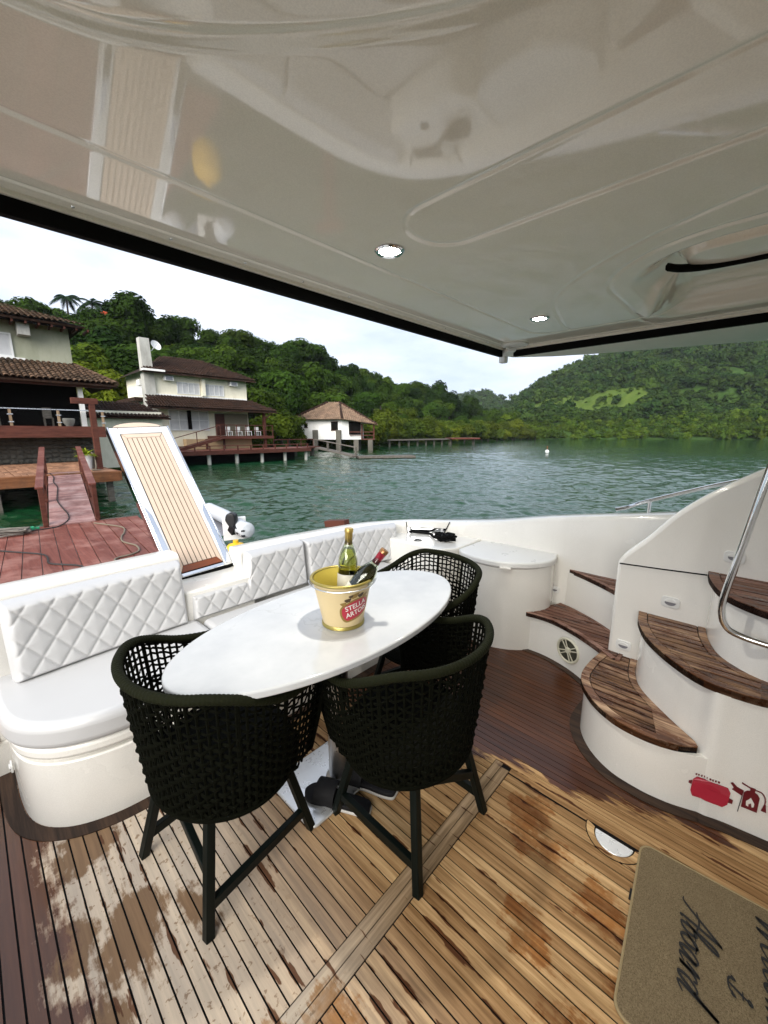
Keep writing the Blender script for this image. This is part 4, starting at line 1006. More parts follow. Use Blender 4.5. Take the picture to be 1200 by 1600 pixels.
# ================================================================== surroundings
WZ = -1.2
def water():
    m = M('harbour_water', (.010, .040, .026), .04, 0, .5); m.set('IOR', 1.33)
    p = m.geo()
    a = m.noise(1.0, 3, .55, p, (1.5, 2.3, 1)); b = m.noise(1.0, 3, .6, p, (4.6, 6.2, 1)); c = m.noise(1.0, 2, .5, p, (.22, .36, 1))
    h = m.math('ADD', m.math('MULTIPLY', a, .8), m.math('MULTIPLY', b, .30))
    bp = m.n('ShaderNodeBump'); bp.inputs['Strength'].default_value = .6; bp.inputs['Distance'].default_value = .10
    m.L.new(h, bp.inputs['Height']); m.L.new(bp.outputs[0], m.b.inputs['Normal'])
    big = m.noise(.03, 3, .5, p)
    m.put('Base Color', m.mix(m.mapr(big, .35, .7), (.005, .036, .011), (.009, .052, .022)))
    return m.m
def water_sheet():
    ang = np.linspace(-1.05, 1.05, 470); dist = [4.0]
    while dist[-1] < 110: dist.append(dist[-1] * 1.0044 + .004)
    dist = np.array(dist); A, Dd = np.meshgrid(AZ + ang, dist, indexing='ij'); X_ = np.sin(A) * Dd; Y_ = np.cos(A) * Dd
    r_ = np.random.default_rng(3); Z_ = np.zeros_like(X_); wind = R(62)
    for k in range(46):
        lam = .24 * (6.0 ** r_.random()); th = wind + r_.normal(0, .55); kx, ky = math.cos(th) * 2 * math.pi / lam, math.sin(th) * 2 * math.pi / lam
        fade = np.clip(lam / (Dd * .0044 * 3.2) - .6, 0, 1)
        ph = kx * X_ + ky * Y_ + r_.uniform(0, 6.28) + .8 * (vnoise(X_ * .35, Y_ * .35, k) - .5)
        Z_ += fade * .0060 * lam * np.sin(ph)
    gust = .55 + .9 * vnoise(X_ * .06, Y_ * .11, 9)
    edge = np.clip((112 - Dd) / 25, 0, 1) * np.clip((1.04 - np.abs(A - AZ)) / .1, 0, 1)
    Z_ = Z_ * gust * edge + WZ + .035 * np.minimum(1, edge * 3)
    n1, n2 = X_.shape; I = np.arange(n1 * n2).reshape(n1, n2)
    f_ = np.stack([I[:-1, :-1], I[:-1, 1:], I[1:, 1:], I[1:, :-1]], -1).reshape(-1, 4)[:, ::-1]
    me_ = bpy.data.meshes.new('ripples'); me_.from_pydata(np.stack([X_, Y_, Z_], -1).reshape(-1, 3).tolist(), [], f_.tolist()); me_.update(); me_.shade_smooth(); return me_
def vnoise(x, y, seed=0):
    """smooth value noise, vectorised"""
    x = np.asarray(x, float); y = np.asarray(y, float); xi = np.floor(x).astype(int); yi = np.floor(y).astype(int); fx = x - xi; fy = y - yi
    def h(a, b): v = np.sin(a * 127.1 + b * 311.7 + seed * 74.7) * 43758.5453; return v - np.floor(v)
    fx = fx * fx * (3 - 2 * fx); fy = fy * fy * (3 - 2 * fy)
    return (h(xi, yi) * (1 - fx) + h(xi + 1, yi) * fx) * (1 - fy) + (h(xi, yi + 1) * (1 - fx) + h(xi + 1, yi + 1) * fx) * fy
wt = MB().add([(-2500, -2500, WZ), (2500, -2500, WZ), (2500, 2500, WZ), (-2500, 2500, WZ)], [(0, 1, 2, 3)]).build('water', water(), None, 0); wt['kind'] = 'structure'; wt['label'] = 'rippled dark green water of the sheltered bay'
wme = water_sheet(); wme.materials.append(wt.data.materials[0]); link(wme, 'ripples', wt)

# ------------------------------------------------------------------ wood, plaster, tile materials
def wood(name, lo, hi, rough=.6, axis=(3, 40, 40), worn=None):
    m = M(name, hi, rough, 0, .18); o = m.geo(); rn = m.rnd()
    cx_ = m.n('ShaderNodeCombineXYZ'); m.L.new(m.math('MULTIPLY', rn, 50.0), cx_.inputs[0]); m.L.new(m.math('MULTIPLY', rn, 31.0), cx_.inputs[1])
    g = m.noise(1, 5, .6, m.vec('ADD', o, cx_.outputs[0]), axis)
    c = m.ramp(g, (.3, lo), (.7, hi))
    if worn: c = m.mix(m.mapr(m.noise(1.6, 5, .65, o), .48, .7), c, worn)
    k = m.mapr(rn, 0, 1, .78, 1.15); kk = m.n('ShaderNodeCombineXYZ')
    for i in range(3): m.L.new(k, kk.inputs[i])
    m.put('Base Color', m.mix(1.0, c, kk.outputs[0], 'MULTIPLY')); m.bump(g, .3, .004); return m.m
MAT['redwood'] = wood('red_brown_boards', (.115, .032, .022), (.21, .070, .050), .45, (30, 1.2, 30), worn=(.30, .145, .115))
MAT['redbeam'] = wood('red_brown_beam', (.055, .018, .012), (.12, .042, .028), .5, (2, 2, 14))
MAT['orangebeam'] = wood('orange_brown_beam', (.12, .045, .018), (.24, .10, .045), .6, (1.5, 14, 14), worn=(.10, .05, .03))
MAT['greywood'] = wood('grey_weathered_wood', (.07, .06, .05), (.19, .17, .145), .8, (4, 4, 20))
MAT['palewood'] = wood('pale_post_wood', (.22, .15, .09), (.38, .27, .17), .7, (14, 14, 2))
def plaster(name, col, dirt):
    m = M(name, col, .9, 0, .15); o = m.geo(); n1 = m.noise(.9, 5, .65, o, (1, 1, .5)); n2 = m.noise(6, 4, .6, o, (1, 1, .25))
    c = m.mix(m.mapr(n1, .45, .75), col, dirt); m.put('Base Color', m.mix(m.mapr(n2, .5, .8, 0, .5), c, dirt)); m.bump(m.noise(40, 4, .6, o), .25, .01); return m.m
MAT['sage'] = plaster('sage_plaster', (.40, .40, .30), (.27, .28, .19))
MAT['creamwall'] = plaster('cream_plaster', (.84, .79, .63), (.68, .62, .47))
MAT['whitewall'] = plaster('white_plaster', (.86, .85, .82), (.72, .70, .65))
MAT['concrete'] = plaster('grey_concrete', (.46, .45, .41), (.25, .24, .21))
MAT['stone'] = plaster('stone_pier', (.13, .12, .10), (.06, .055, .045))  # tone lowered to carry the shade under the veranda
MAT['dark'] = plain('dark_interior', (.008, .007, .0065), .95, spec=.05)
def tilemat(name, lo, hi, moss):
    m = M(name, hi, .9, 0, .1); o = m.geo(); g = m.noise(7, 5, .7, o); h = m.noise(1.1, 4, .6, o)
    c = m.ramp(g, (.3, lo), (.62, hi), (.8, tuple(min(1, k * 1.7) for k in hi)))
    c = m.mix(m.mapr(h, .4, .7, 0, .8), c, moss)
    k = m.mapr(m.rnd(), 0, 1, .6, 1.3); kk = m.n('ShaderNodeCombineXYZ')
    for i in range(3): m.L.new(k, kk.inputs[i])
    m.put('Base Color', m.mix(1.0, c, kk.outputs[0], 'MULTIPLY')); return m.m
MAT['tile'] = tilemat('old_clay_tile', (.040, .026, .018), (.16, .098, .062), (.032, .027, .019))
MAT['tiledark'] = tilemat('dark_clay_tile', (.014, .008, .006), (.052, .027, .018), (.013, .010, .008))
MAT['tilepale'] = tilemat('pale_clay_tile', (.16, .095, .06), (.36, .25, .17), (.12, .085, .06))
def glassy(name, col): return plain(name, col, .05, 0, var=.1)
MAT['pane'] = glassy('window_glass', (.03, .035, .04)); 
rg = M('rail_glass', (.8, .85, .85), .03); rg.set('Transmission Weight', 1.0); rg.set('IOR', 1.1); rg.set('Alpha', .25); MAT['railglass'] = rg.m
MAT['curtain'] = plain('pale_curtain', (.55, .55, .55), .9, var=.2, scale=3)
MAT['whitepaint'] = plain('white_paint', (.72, .72, .70), .5)
MAT['hose'] = plain('dark_hose', (.02, .018, .016), .5)
MAT['tanhose'] = plain('tan_hose', (.16, .13, .09), .6)
MAT['yellow'] = plain('yellow_plastic', (.72, .42, .015), .4, var=.08)
MAT['green'] = plain('green_plastic', (.02, .28, .13), .4)

# ------------------------------------------------------------------ floating dock with planks
DZ = -.75
dk = root('floating_dock', 'floating dock of wide red-brown boards behind the yacht', 'dock', (-1.5, 9, WZ))
DM = Matrix.Translation((0, 0, 0)) @ Matrix.Rotation(R(-5.2), 4, 'Z')
def dp(x_, y_, z_): return DM @ Vector((x_, y_, z_))
MB().prism([tuple(dp(a, b, 0)[:2]) for a, b in ((-9, 4.9), (2.0, 4.9), (2.0, 12.62), (-9, 12.62))], WZ - .2, DZ - .035).build('pontoon', MAT['concrete'], dk, 0)
bw_ = .262; k = 0; x = 1.98
while x > -8.5:
    MB().prism([tuple(dp(a, b, 0)[:2]) for a, b in ((x - bw_ + .006, 4.85), (x - .006, 4.85), (x - .006, 12.66), (x - bw_ + .006, 12.66))], DZ - .034, DZ + random.uniform(-.004, .004)).build('plank', MAT['redwood'], dk, 0, .004, 1); x -= bw_
MB().bar(dp(-9, 12.68, DZ - .06), dp(2.0, 12.68, DZ - .06), .06, .14).build('edge_beam', MAT['greywood'], dk, 0)
MAT['rampwood'] = wood('faded_ramp_boards', (.22, .11, .10), (.36, .21, .19), .7, (6, 6, 20), worn=(.44, .30, .28))
# ramp
rp = root('ramp', 'red-brown ramp with wooden handrails leading up from the floating dock', 'ramp', (1.9, 15.5, 0))
ra, rb = Vector((1.22, 12.45, DZ + .03)), Vector((2.08, 19.0, .07)); rw = Vector((.94, 0, 0))
nb = 46
for i in range(nb):
    a = ra.lerp(rb, i / nb); b = ra.lerp(rb, (i + .93) / nb)
    MB().add([a, a + rw, b + rw, b, a + Vector((0, 0, -.03)), a + rw + Vector((0, 0, -.03)), b + rw + Vector((0, 0, -.03)), b + Vector((0, 0, -.03))], [(0, 1, 2, 3), (7, 6, 5, 4), (0, 4, 5, 1), (1, 5, 6, 2), (2, 6, 7, 3), (3, 7, 4, 0)]).build('plank', MAT['rampwood'], rp, 0)
for o_ in (0, 1):
    p = ra + rw * o_ + Vector(((-.06, .06)[o_], 0, -.08)); q = rb + rw * o_ + Vector(((-.06, .06)[o_], 0, -.08))
    MB().bar(p, q, .06, .18).build('side_beam', MAT['redbeam'], rp, 0)
    for t in (.02, .36, .70, .98):
        e = p.lerp(q, t); MB().bar(e + Vector((0, 0, -.1)), e + Vector((0, 0, .98)), .12, .10).build('post', MAT['redbeam'], rp, 0, .006)
    MB().bar(p + Vector((0, .1, 1.0)), q + Vector((0, 0, 1.0)), .16, .05).build('handrail', MAT['redwood'], rp, 0, .006)
    MB().bar(p + Vector((0, .1, .55)), q + Vector((0, 0, .55)), .04, .09).build('mid_rail', MAT['redbeam'], rp, 0)

# cables and hoses on the dock
def line3(pts, r_, mat, name, label, cat='hose', grp=None):
    o = MB().tube(crom(pts, 8), r_, 7).build(name, mat); tag(o, label, cat, grp); return o
zc = DZ + .018
def gp(px, py, z=DZ + .018):
    v = at(px, py, 1.0) - Vector((0, 0, EYE)); t = (z - EYE) / v.z; return Vector((v.x * t, v.y * t, z))
line3([gp(-40, 858), gp(30, 863), gp(65, 866), (gp(74, 871)), gp(77, 880), gp(100, 882), gp(125, 884), gp(150, 894), gp(200, 905)], .014, MAT['hose'], 'power_cable', 'black cable winding across the middle of the red dock boards', 'cable')
rampz = lambda y_: DZ + .06 + (y_ - 12.45) / (19 - 12.45) * .79
def rpz(px, py, d):
    v = at(px, py, d); return v
cab = [gp(20, 836), gp(50, 829), gp(72, 826), gp(92, 822)] 
for px, t in ((100, .04), (101, .12), (93, .25), (88, .36), (89, .5), (90, .62), (84, .75), (85, .86), (76, .97)):
    y_ = 12.45 + t * 6.55; base_ = ra.lerp(rb, t); f_ = (px - 75) / 62; cab.append(Vector((base_.x + .94 * min(.9, max(.06, f_)), y_, base_.z + .015)))
line3(cab, .014, MAT['hose'], 'power_cable', 'black cable running from the dock up the middle of the ramp', 'cable')
line3([gp(147, 817), gp(170, 820), gp(192, 824), gp(194, 832), gp(190, 838), gp(192, 846), gp(212, 852), gp(217, 860), gp(205, 866), gp(185, 871), gp(180, 876), gp(200, 880)], .017, MAT['tanhose'], 'garden_hose', 'grey hose snaking over the boards beside the gangway', 'hose')
line3([gp(188, 886), gp(205, 880), gp(225, 876), gp(245, 873), gp(262, 872)], .017, MAT['yellow'], 'yellow_hose', 'short yellow hose on the dock just behind the sofa back', 'hose')
pile = root('rope_pile', 'loose heap of grey rope at the left edge of the dock', 'rope', tuple(gp(8, 836)))
c_ = gp(6, 836)
for j in range(5):
    pts = [(c_.x + (.35 + .1 * random.random()) * math.cos(a * 1.05 + j) + random.uniform(-.06, .06), c_.y + .25 * math.sin(a + j * .4) + random.uniform(-.05, .05), DZ + .03 + .02 * j + random.uniform(0, .02)) for a in np.linspace(0, 9, 26)]
    MB().tube(crom(pts, 3), .018, 5).build('rope_coil', MAT['greywood'], pile)
gpl = gp(46, 829); t_ = root('cable_coupler', 'small green cable coupler lying on the dock edge', 'coupler', tuple(gpl))
MB().bar(gpl + Vector((-.1, 0, .04)), gpl + Vector((.1, .02, .04)), .09, .09).build('coupler_body', MAT['green'], t_, 0, .02)
MB().bar(gpl + Vector((.1, .02, .04)), gpl + Vector((.19, .03, .03)), .05, .05).build('coupler_neck', MAT['green'], t_, 0, .01)
# pile top showing above the coaming
bt = MB().bar(at(511, 818, 5.2) , at(542, 817, 5.0), .10, .085).build('wooden_fender_board', MAT['redbeam'], None, 0, .004); tag(bt, 'brown wooden board end sticking up just above the coaming', 'board')
MB().bar(at(527, 822, 5.12), at(527, 822, 5.12) - Vector((0, 0, 1.7)), .09, .09).build('post', MAT['redbeam'], bt, 0)

# ------------------------------------------------------------------ dinghy with outboard, yellow buoy
dg = root('dinghy', 'grey inflatable dinghy with a tilted black outboard behind the gangway', 'dinghy', tuple(at(372, 850, 5.6)))
tube_m = plain('grey_hypalon', (.48, .50, .52), .45, var=.08)
dc = at(380, 828, 5.6)
def dl(r_, f_, z_): return dc + (rt * r_ + fw * f_ + Vector((0, 0, z_))) * .72
MB().tube(crom([dl(-1.5, 1.9, .06), dl(-.8, 1.1, .04), dl(-.30, .40, .03), dl(-.02, .02, .02), dl(.12, -.12, .02), dl(.17, -.17, .02)], 6), [.115] * 25 + [.112, .105, .09, .065, .04, .015], 18).build('tube', tube_m, dg)
MB().tube(crom([dl(-2.3, 1.2, .06), dl(-1.5, .5, .04), dl(-.95, -.02, .02), dl(-.70, -.20, .0), dl(-.62, -.26, .0)], 6), [.115] * 19 + [.112, .105, .09, .065, .04, .015], 18).build('tube', tube_m, dg)
MB().bar(dl(-.45, .1, -.02), dl(-.05, .32, -.02), .05, .34).build('transom', MAT['whitepaint'], dg, 0, .01)
MB().add([dl(-1.9, 1.5, -.14), dl(-.45, .05, -.14), dl(-.1, .3, -.14), dl(-1.4, 1.9, -.14)], [(0, 1, 2, 3)]).build('floor', MAT['greyplastic'], dg, 0)
ob = MB()
cw = [(-.30, .16), (-.33, .24), (-.30, .34), (-.22, .37), (-.14, .34), (-.12, .22), (-.15, .10), (-.22, .06)]
ob.prism_axis(crom(cw, 4, True), -.12, .06, lambda u, v, a: dl(u, a + .05, v - .02)); ob.build('engine_cowling', MAT['blackplastic'], dg, 40, .02, 3)
MB().bar(dl(-.17, .02, .08), dl(-.02, -.14, -.01), .07, .09).build('engine_leg', MAT['blackplastic'], dg, 0, .01)
MB().tube(crom([dl(-.06, -.10, .0), dl(.02, -.17, -.02), dl(.07, -.20, -.02)], 4), [.03, .035, .04, .035, .035, .035, .03, .02, .01], 10).build('gear_case', MAT['blackplastic'], dg)
for a in (0, 2.1, 4.2):
    MB().bar(dl(.06, -.20, -.02), dl(.06 + .02, -.20 + .08 * math.cos(a), -.02 + .08 * math.sin(a)), .05, .012).build('propeller_blade', MAT['blackplastic'], dg, 0, .003)
MB().bar(dl(-.24, .04, -.06), dl(-.15, -.02, .1), .10, .12).build('clamp_bracket', MAT['blackplastic'], dg, 0, .01)
yb = at(370, 868, 4.4)
bo = root('yellow_buoy', 'yellow plastic buoy hanging behind the gangway base', 'buoy', tuple(yb))
MB().lathe([(0, -.18), (.08, -.17), (.125, -.11), (.135, 0), (.125, .09), (.08, .14), (.03, .155), (.03, .185), (0, .187)], 28, yb).build('float', MAT['yellow'], bo)
MB().tube(crom([yb + Vector((0, 0, .15)), yb + rt * -.08 + Vector((0, 0, .12)), yb + rt * -.12 + Vector((0, 0, -.05)), yb + rt * -.10 + Vector((0, 0, -.2))], 6), .012, 6).build('lanyard', MAT['hose'], bo)

# ------------------------------------------------------------------ roof tile helper
def tile_mesh(w, l, mat, name='roof_tile', seg=5):
    mb = MB(); rings = []
    for t, k in ((0, 1.0), (1, .82)):
        rings.append([(w / 2 * k * math.cos(math.pi * i / seg), l * t, w * .42 * k * math.sin(math.pi * i / seg) + (1 - t) * .03) for i in range(seg + 1)] + [(w / 2 * k * .86 * math.cos(math.pi * i / seg), l * t, w * .34 * k * math.sin(math.pi * i / seg) + (1 - t) * .03) for i in range(seg, -1, -1)])
    mb.loft(rings, True, True); return mb.mesh(name, mat, 50)
def slope_tiles(quad, w, l, mat, parent, limit=None, stuff=True):
    """quad: eave-left, eave-right, ridge-right, ridge-left. Rows of barrel tiles up the slope; returns the leftovers"""
    a, b, c, d = [Vector(q) for q in quad]
    e = (b - a).normalized(); up = (d - a); up = (up - up.dot(e) * e); H_ = up.length; up.normalize(); nrm = e.cross(up).normalized()
    if nrm.z < 0: nrm = -nrm
    W_ = (b - a).length; nc = int(W_ / w); nr_ = int(H_ / (l * .82)) + 1
    sl_ = (d - a).dot(e) / H_; sr_ = ((c - a).dot(e) - W_) / H_
    out = []
    for r_ in range(nr_):
        for k_ in range(nc):
            u = (k_ + .5) * W_ / nc; v = r_ * l * .82 - .04
            if u < sl_ * v or u > W_ + sr_ * v or v > H_ - l * .3: continue
            out.append((a + e * u + up * v + nrm * .02, e, up, nrm))
    return out
def place_tiles(tiles, me, parent):
    for p, e, u, n in tiles:
        o = link(me, 'roof_tile', parent, True)
        j = random.uniform(-.03, .03); Mt = Matrix((e, u, n)).transposed().to_4x4() @ Matrix.Rotation(j, 4, 'Z'); Mt.translation = p + n * random.uniform(-.006, .01)
        o.matrix_basis = Mt
def join_tiles(tiles, me, name, parent, mat):
    base = np.array([v.co[:] for v in me.vertices]); fc = [tuple(p.vertices) for p in me.polygons]; vs = []; fs = []
    for p, e, u, n in tiles:
        o = len(vs); Rm = np.array([e, u, n]); vs += (base @ Rm + np.array(p + n * random.uniform(-.01, .015))).tolist(); fs += [tuple(i + o for i in f) for f in fc]
    me2 = bpy.data.meshes.new(name); me2.from_pydata(vs, [], fs); me2.update(); me2.shade_smooth(); me2.set_sharp_from_angle(angle=R(50)); me2.materials.append(mat)
    o = link(me2, name, parent); o['kind'] = 'stuff'; return o
def quad(mb, pts): n = len(pts); return mb.add(pts, [tuple(range(n))])
def slab(pts, th): 
    P = [Vector(p) for p in pts]; n = len(P); mb = MB()
    return mb.add(P + [p - Vector((0, 0, th)) for p in P], [tuple(range(n)), tuple(range(n, 2 * n))[::-1]] + [(i, n + i, n + (i + 1) % n, (i + 1) % n) for i in range(n)])

def window(parent, x0, x1, y, z0, z1, name='window', mull=1, curtain=True, frame=.06, rows=1):
    f = MB()
    f.box(x0, x1, y - .04, y + .04, z1 - frame, z1).box(x0, x1, y - .042, y + .042, z0, z0 + frame).box(x0, x0 + frame, y - .038, y + .038, z0, z1).box(x1 - frame, x1, y - .038, y + .038, z0, z1)
    for k in range(1, mull + 1):
        xm = x0 + (x1 - x0) * k / (mull + 1); f.box(xm - frame * .4, xm + frame * .4, y - .036, y + .036, z0, z1)
    for k in range(1, rows):
        zm = z0 + (z1 - z0) * k / rows; f.box(x0, x1, y - .034, y + .034, zm - frame * .4, zm + frame * .4)
    w = f.build(name, MAT['whitepaint'], parent, 0)
    MB().box(x0 + .02, x1 - .02, y + .01, y + .02, z0 + .02, z1 - .02).build('pane', MAT['curtain'] if curtain else MAT['pane'], w, 0)
    return w

# ------------------------------------------------------------------ near house on the left
h1 = root('hillside_house', 'sage plastered two-storey house with a tiled veranda at the far left', 'house', (1.5, 28, 0))
MB().box(-9, 4.85, 28.0, 34, .05, 7.35).build('wall', MAT['sage'], h1, 0)
MB().box(-9, 4.7, 27.2, 27.9, 0, 4.8).build('veranda_shade_slab', MAT['dark'], h1, 0)  # near-black slab, the veranda's inner shade put into its colour
MB().box(-9, 5.32, 25.0, 28, 1.30, 1.84).build('veranda_floor', MAT['redbeam'], h1, 0)
for x_ in (-6, -2.5, 1.0, 4.9): MB().box(x_ - .12, x_ + .12, 25.3, 25.54, -1.5, 1.3).build('pier', MAT['stone'], h1, 0)
for x_, m_ in ((4.52, MAT['whitewall']), (.6, MAT['palewood'])): MB().box(x_ - .1, x_ + .1, 25.25, 25.45, 1.84, 3.9).build('veranda_post', m_, h1, 0)
MB().box(-9, 5.8, 24.75, 24.9, 3.72, 3.92).build('eave_beam', MAT['redbeam'], h1, 0)
rf = slab([(-9, 24.5, 3.90), (5.95, 24.5, 3.90), (4.9, 28.0, 5.08), (-9, 28.0, 5.08)], .09).build('veranda_roof', MAT['tiledark'], h1, 0)
MB().add([(5.95, 24.5, 3.91), (6.1, 31, 3.91), (4.9, 31, 5.1), (4.9, 28.0, 5.09)], [(0, 1, 2, 3)]).build('veranda_roof_side', MAT['tiledark'], h1, 0)
tm1 = tile_mesh(.215, .46, MAT['tile'])
t1 = slope_tiles([(-9, 24.45, 3.93), (5.95, 24.45, 3.93), (4.9, 28.0, 5.13), (-9, 28.0, 5.13)], .222, .46, MAT['tile'], rf)
vis = [q for q in t1 if q[0].x > .55]; place_tiles(vis[:300], tm1, rf); rest = vis[300:] + [q for q in t1 if q[0].x <= .55]
join_tiles(rest, tm1, 'roof_tiles', rf, MAT['tile'])
hipt = [Vector((5.95, 24.48, 3.98)).lerp(Vector((4.9, 28.0, 5.15)), t) for t in np.linspace(0, .97, 10)]
for p in hipt: MB().tube([p, p + (Vector((4.9, 28, 5.15)) - Vector((5.95, 24.48, 3.98))) * .11], [.13, .11], 8).build('ridge_tile', MAT['tile'], rf)
# upper roof
ur = slab([(-9, 26.9, 7.0), (5.4, 26.9, 7.0), (2.6, 31.2, 8.3), (-9, 31.2, 8.3)], .10).build('upper_roof', MAT['tiledark'], h1, 0)
MB().add([(5.4, 26.9, 6.99), (5.4, 35.4, 6.99), (2.6, 31.2, 8.3)], [(0, 1, 2)]).build('upper_roof_side', MAT['tiledark'], h1, 0)
MB().box(-9, 5.3, 27.0, 27.1, 6.82, 6.95).build('eave_beam', MAT['dark'], h1, 0)
for k in range(24): MB().box(-6 + k * .5, -5.92 + k * .5, 26.95, 28.1, 6.78, 6.9).build('rafter', MAT['redbeam'], h1, 0)
t2 = slope_tiles([(-9, 26.85, 7.03), (5.4, 26.85, 7.03), (2.6, 31.2, 8.36), (-9, 31.2, 8.36)], .222, .46, MAT['tile'], ur)
vis = sorted([q for q in t2 if q[0].x > 1.2], key=lambda q: q[0].y); place_tiles(vis[:150], tm1, ur); join_tiles(vis[150:] + [q for q in t2 if q[0].x <= 1.2], tm1, 'roof_tiles', ur, MAT['tile'])
window(h1, .9, 2.5, 27.96, 5.25, 6.38, 'window', 1, True, .07)
MB().box(.8, 2.9, 27.85, 28.0, 5.12, 5.24).build('window_sill', MAT['whitewall'], h1, 0)
ac = MB().box(2.72, 3.2, 27.35, 27.98, 6.28, 6.86).build('air_conditioner', MAT['concrete'], h1, 0, .02); MB().box(2.80, 3.10, 27.43, 27.448, 6.38, 6.74).build('grille', MAT['blackplastic'], ac, 0)
# railing with glass panels
for k, x_ in enumerate((-5.3, -3.5, -1.75, 0.0, 1.75, 3.48, 5.28)):
    po = MB().box(x_ - .05, x_ + .05, 25.02, 25.10, 1.84, 2.58).build('railing_post', MAT['palewood'], h1, 0)
    for z_ in (2.02, 2.36): MB().box(x_ - .10, x_ + .10, 24.985, 25.018, z_ - .02, z_ + .02).build('glass_clamp', MAT['steel'], po, 0)
    if k < 6: MB().box(x_ + .1, x_ + 1.6, 25.05, 25.062, 1.9, 2.52).build('glass_panel', MAT['railglass'], h1, 0)
MB().box(-6, 5.35, 25.01, 25.09, 2.60, 2.64).build('top_rail', MAT['steel'], h1, 0)
# things on the veranda, dim behind the glass
for k, (x_, w2) in enumerate(((3.2, .35), (1.2, .5), (-.6, .4))):
    v_ = root('veranda_chair', ['pale chair on the veranda nearest its white column', 'dim chair in the middle of the dark veranda', 'dim chair at the left of the dark veranda'][k], 'chair', (x_, 26, 1.84), 'chairs on the veranda')
    MB().box(x_ - w2 / 2, x_ + w2 / 2, 25.8, 26.2, 2.22, 2.27).build('seat', MAT['greywood'], v_, 0)
    MB().box(x_ - w2 / 2, x_ + w2 / 2, 26.18, 26.22, 2.27, 2.75).build('backrest', MAT['greywood'], v_, 0)
    for a in (-1, 1):
        for b in (25.83, 26.17): MB().bar((x_ + a * w2 * .45, b, 1.84), (x_ + a * w2 * .45, b, 2.22), .04, .04).build('leg', MAT['greywood'], v_, 0)
vp = root('veranda_planter', 'large pale pot on the veranda beside the white column', 'pot', (3.95, 25.7, 1.84))
MB().lathe([(.13, 0), (.24, .2), (.26, .36), (.23, .40), (.20, .38)], 20, (3.95, 25.7, 1.84)).build('pot', MAT['concrete'], vp)
# stone retaining wall under the veranda: stacked boulders
sw = root('stone_wall', 'rough stone retaining wall under the veranda, shade put into its colour', 'wall', (0, 26.8, 0))
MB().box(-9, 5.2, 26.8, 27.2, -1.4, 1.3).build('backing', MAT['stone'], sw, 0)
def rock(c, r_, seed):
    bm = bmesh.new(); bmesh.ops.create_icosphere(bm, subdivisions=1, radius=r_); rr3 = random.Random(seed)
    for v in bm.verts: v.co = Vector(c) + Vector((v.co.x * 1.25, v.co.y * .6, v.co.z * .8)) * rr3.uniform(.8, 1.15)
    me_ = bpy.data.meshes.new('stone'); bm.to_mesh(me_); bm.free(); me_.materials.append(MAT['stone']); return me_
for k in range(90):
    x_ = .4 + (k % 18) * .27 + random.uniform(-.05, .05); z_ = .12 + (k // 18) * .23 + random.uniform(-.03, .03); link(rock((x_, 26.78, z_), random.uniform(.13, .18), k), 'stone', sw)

# fixed jetty in front of the near house
fj = root('jetty', 'fixed wooden jetty with crossed boards under the veranda house', 'jetty', (0, 22, 0))
MB().box(-9, 4.15, 18.6, 26.2, -.10, .015).build('frame', MAT['redbeam'], fj, 0)
MB().box(-9, 4.2, 18.45, 18.598, -.36, .03).build('front_beam', MAT['orangebeam'], fj, 0, .01)
MB().box(4.152, 4.28, 18.46, 26.2, -.34, .028).build('side_beam', MAT['orangebeam'], fj, 0, .01)
MAT['slat'] = wood('worn_slat', (.20, .095, .05), (.46, .25, .15), .7, (4, 4, 20), worn=(.07, .035, .02))
for i in range(9):
    for j in range(9):
        x0 = -2.6 + i * .75; y0 = 18.62 + j * .82
        for q in range(4):
            if (i + j) % 2: MB().box(x0 + q * .185, x0 + q * .185 + .165, y0, y0 + .79, .016, .045).build('slat', MAT['slat'], fj, 0)
            else: MB().box(x0, x0 + .72, y0 + q * .2, y0 + q * .2 + .18, .016, .045).build('slat', MAT['slat'], fj, 0)
for x_ in (-3, 0.6, 3.9): MB().box(x_ - .1, x_ + .1, 18.7, 18.9, -2, -.1).build('pile', MAT['greywood'], fj, 0)
pg = root('gate_post', 'tall red-brown post with a short cross beam at the jetty corner', 'post', (3.86, 20, .05))
MB().box(3.78, 3.98, 19.9, 20.1, .02, 2.65).build('post', MAT['redbeam'], pg, 0, .01); MB().box(3.22, 4.10, 19.92, 20.08, 2.652, 2.88).build('cross_beam', MAT['redbeam'], pg, 0, .01)

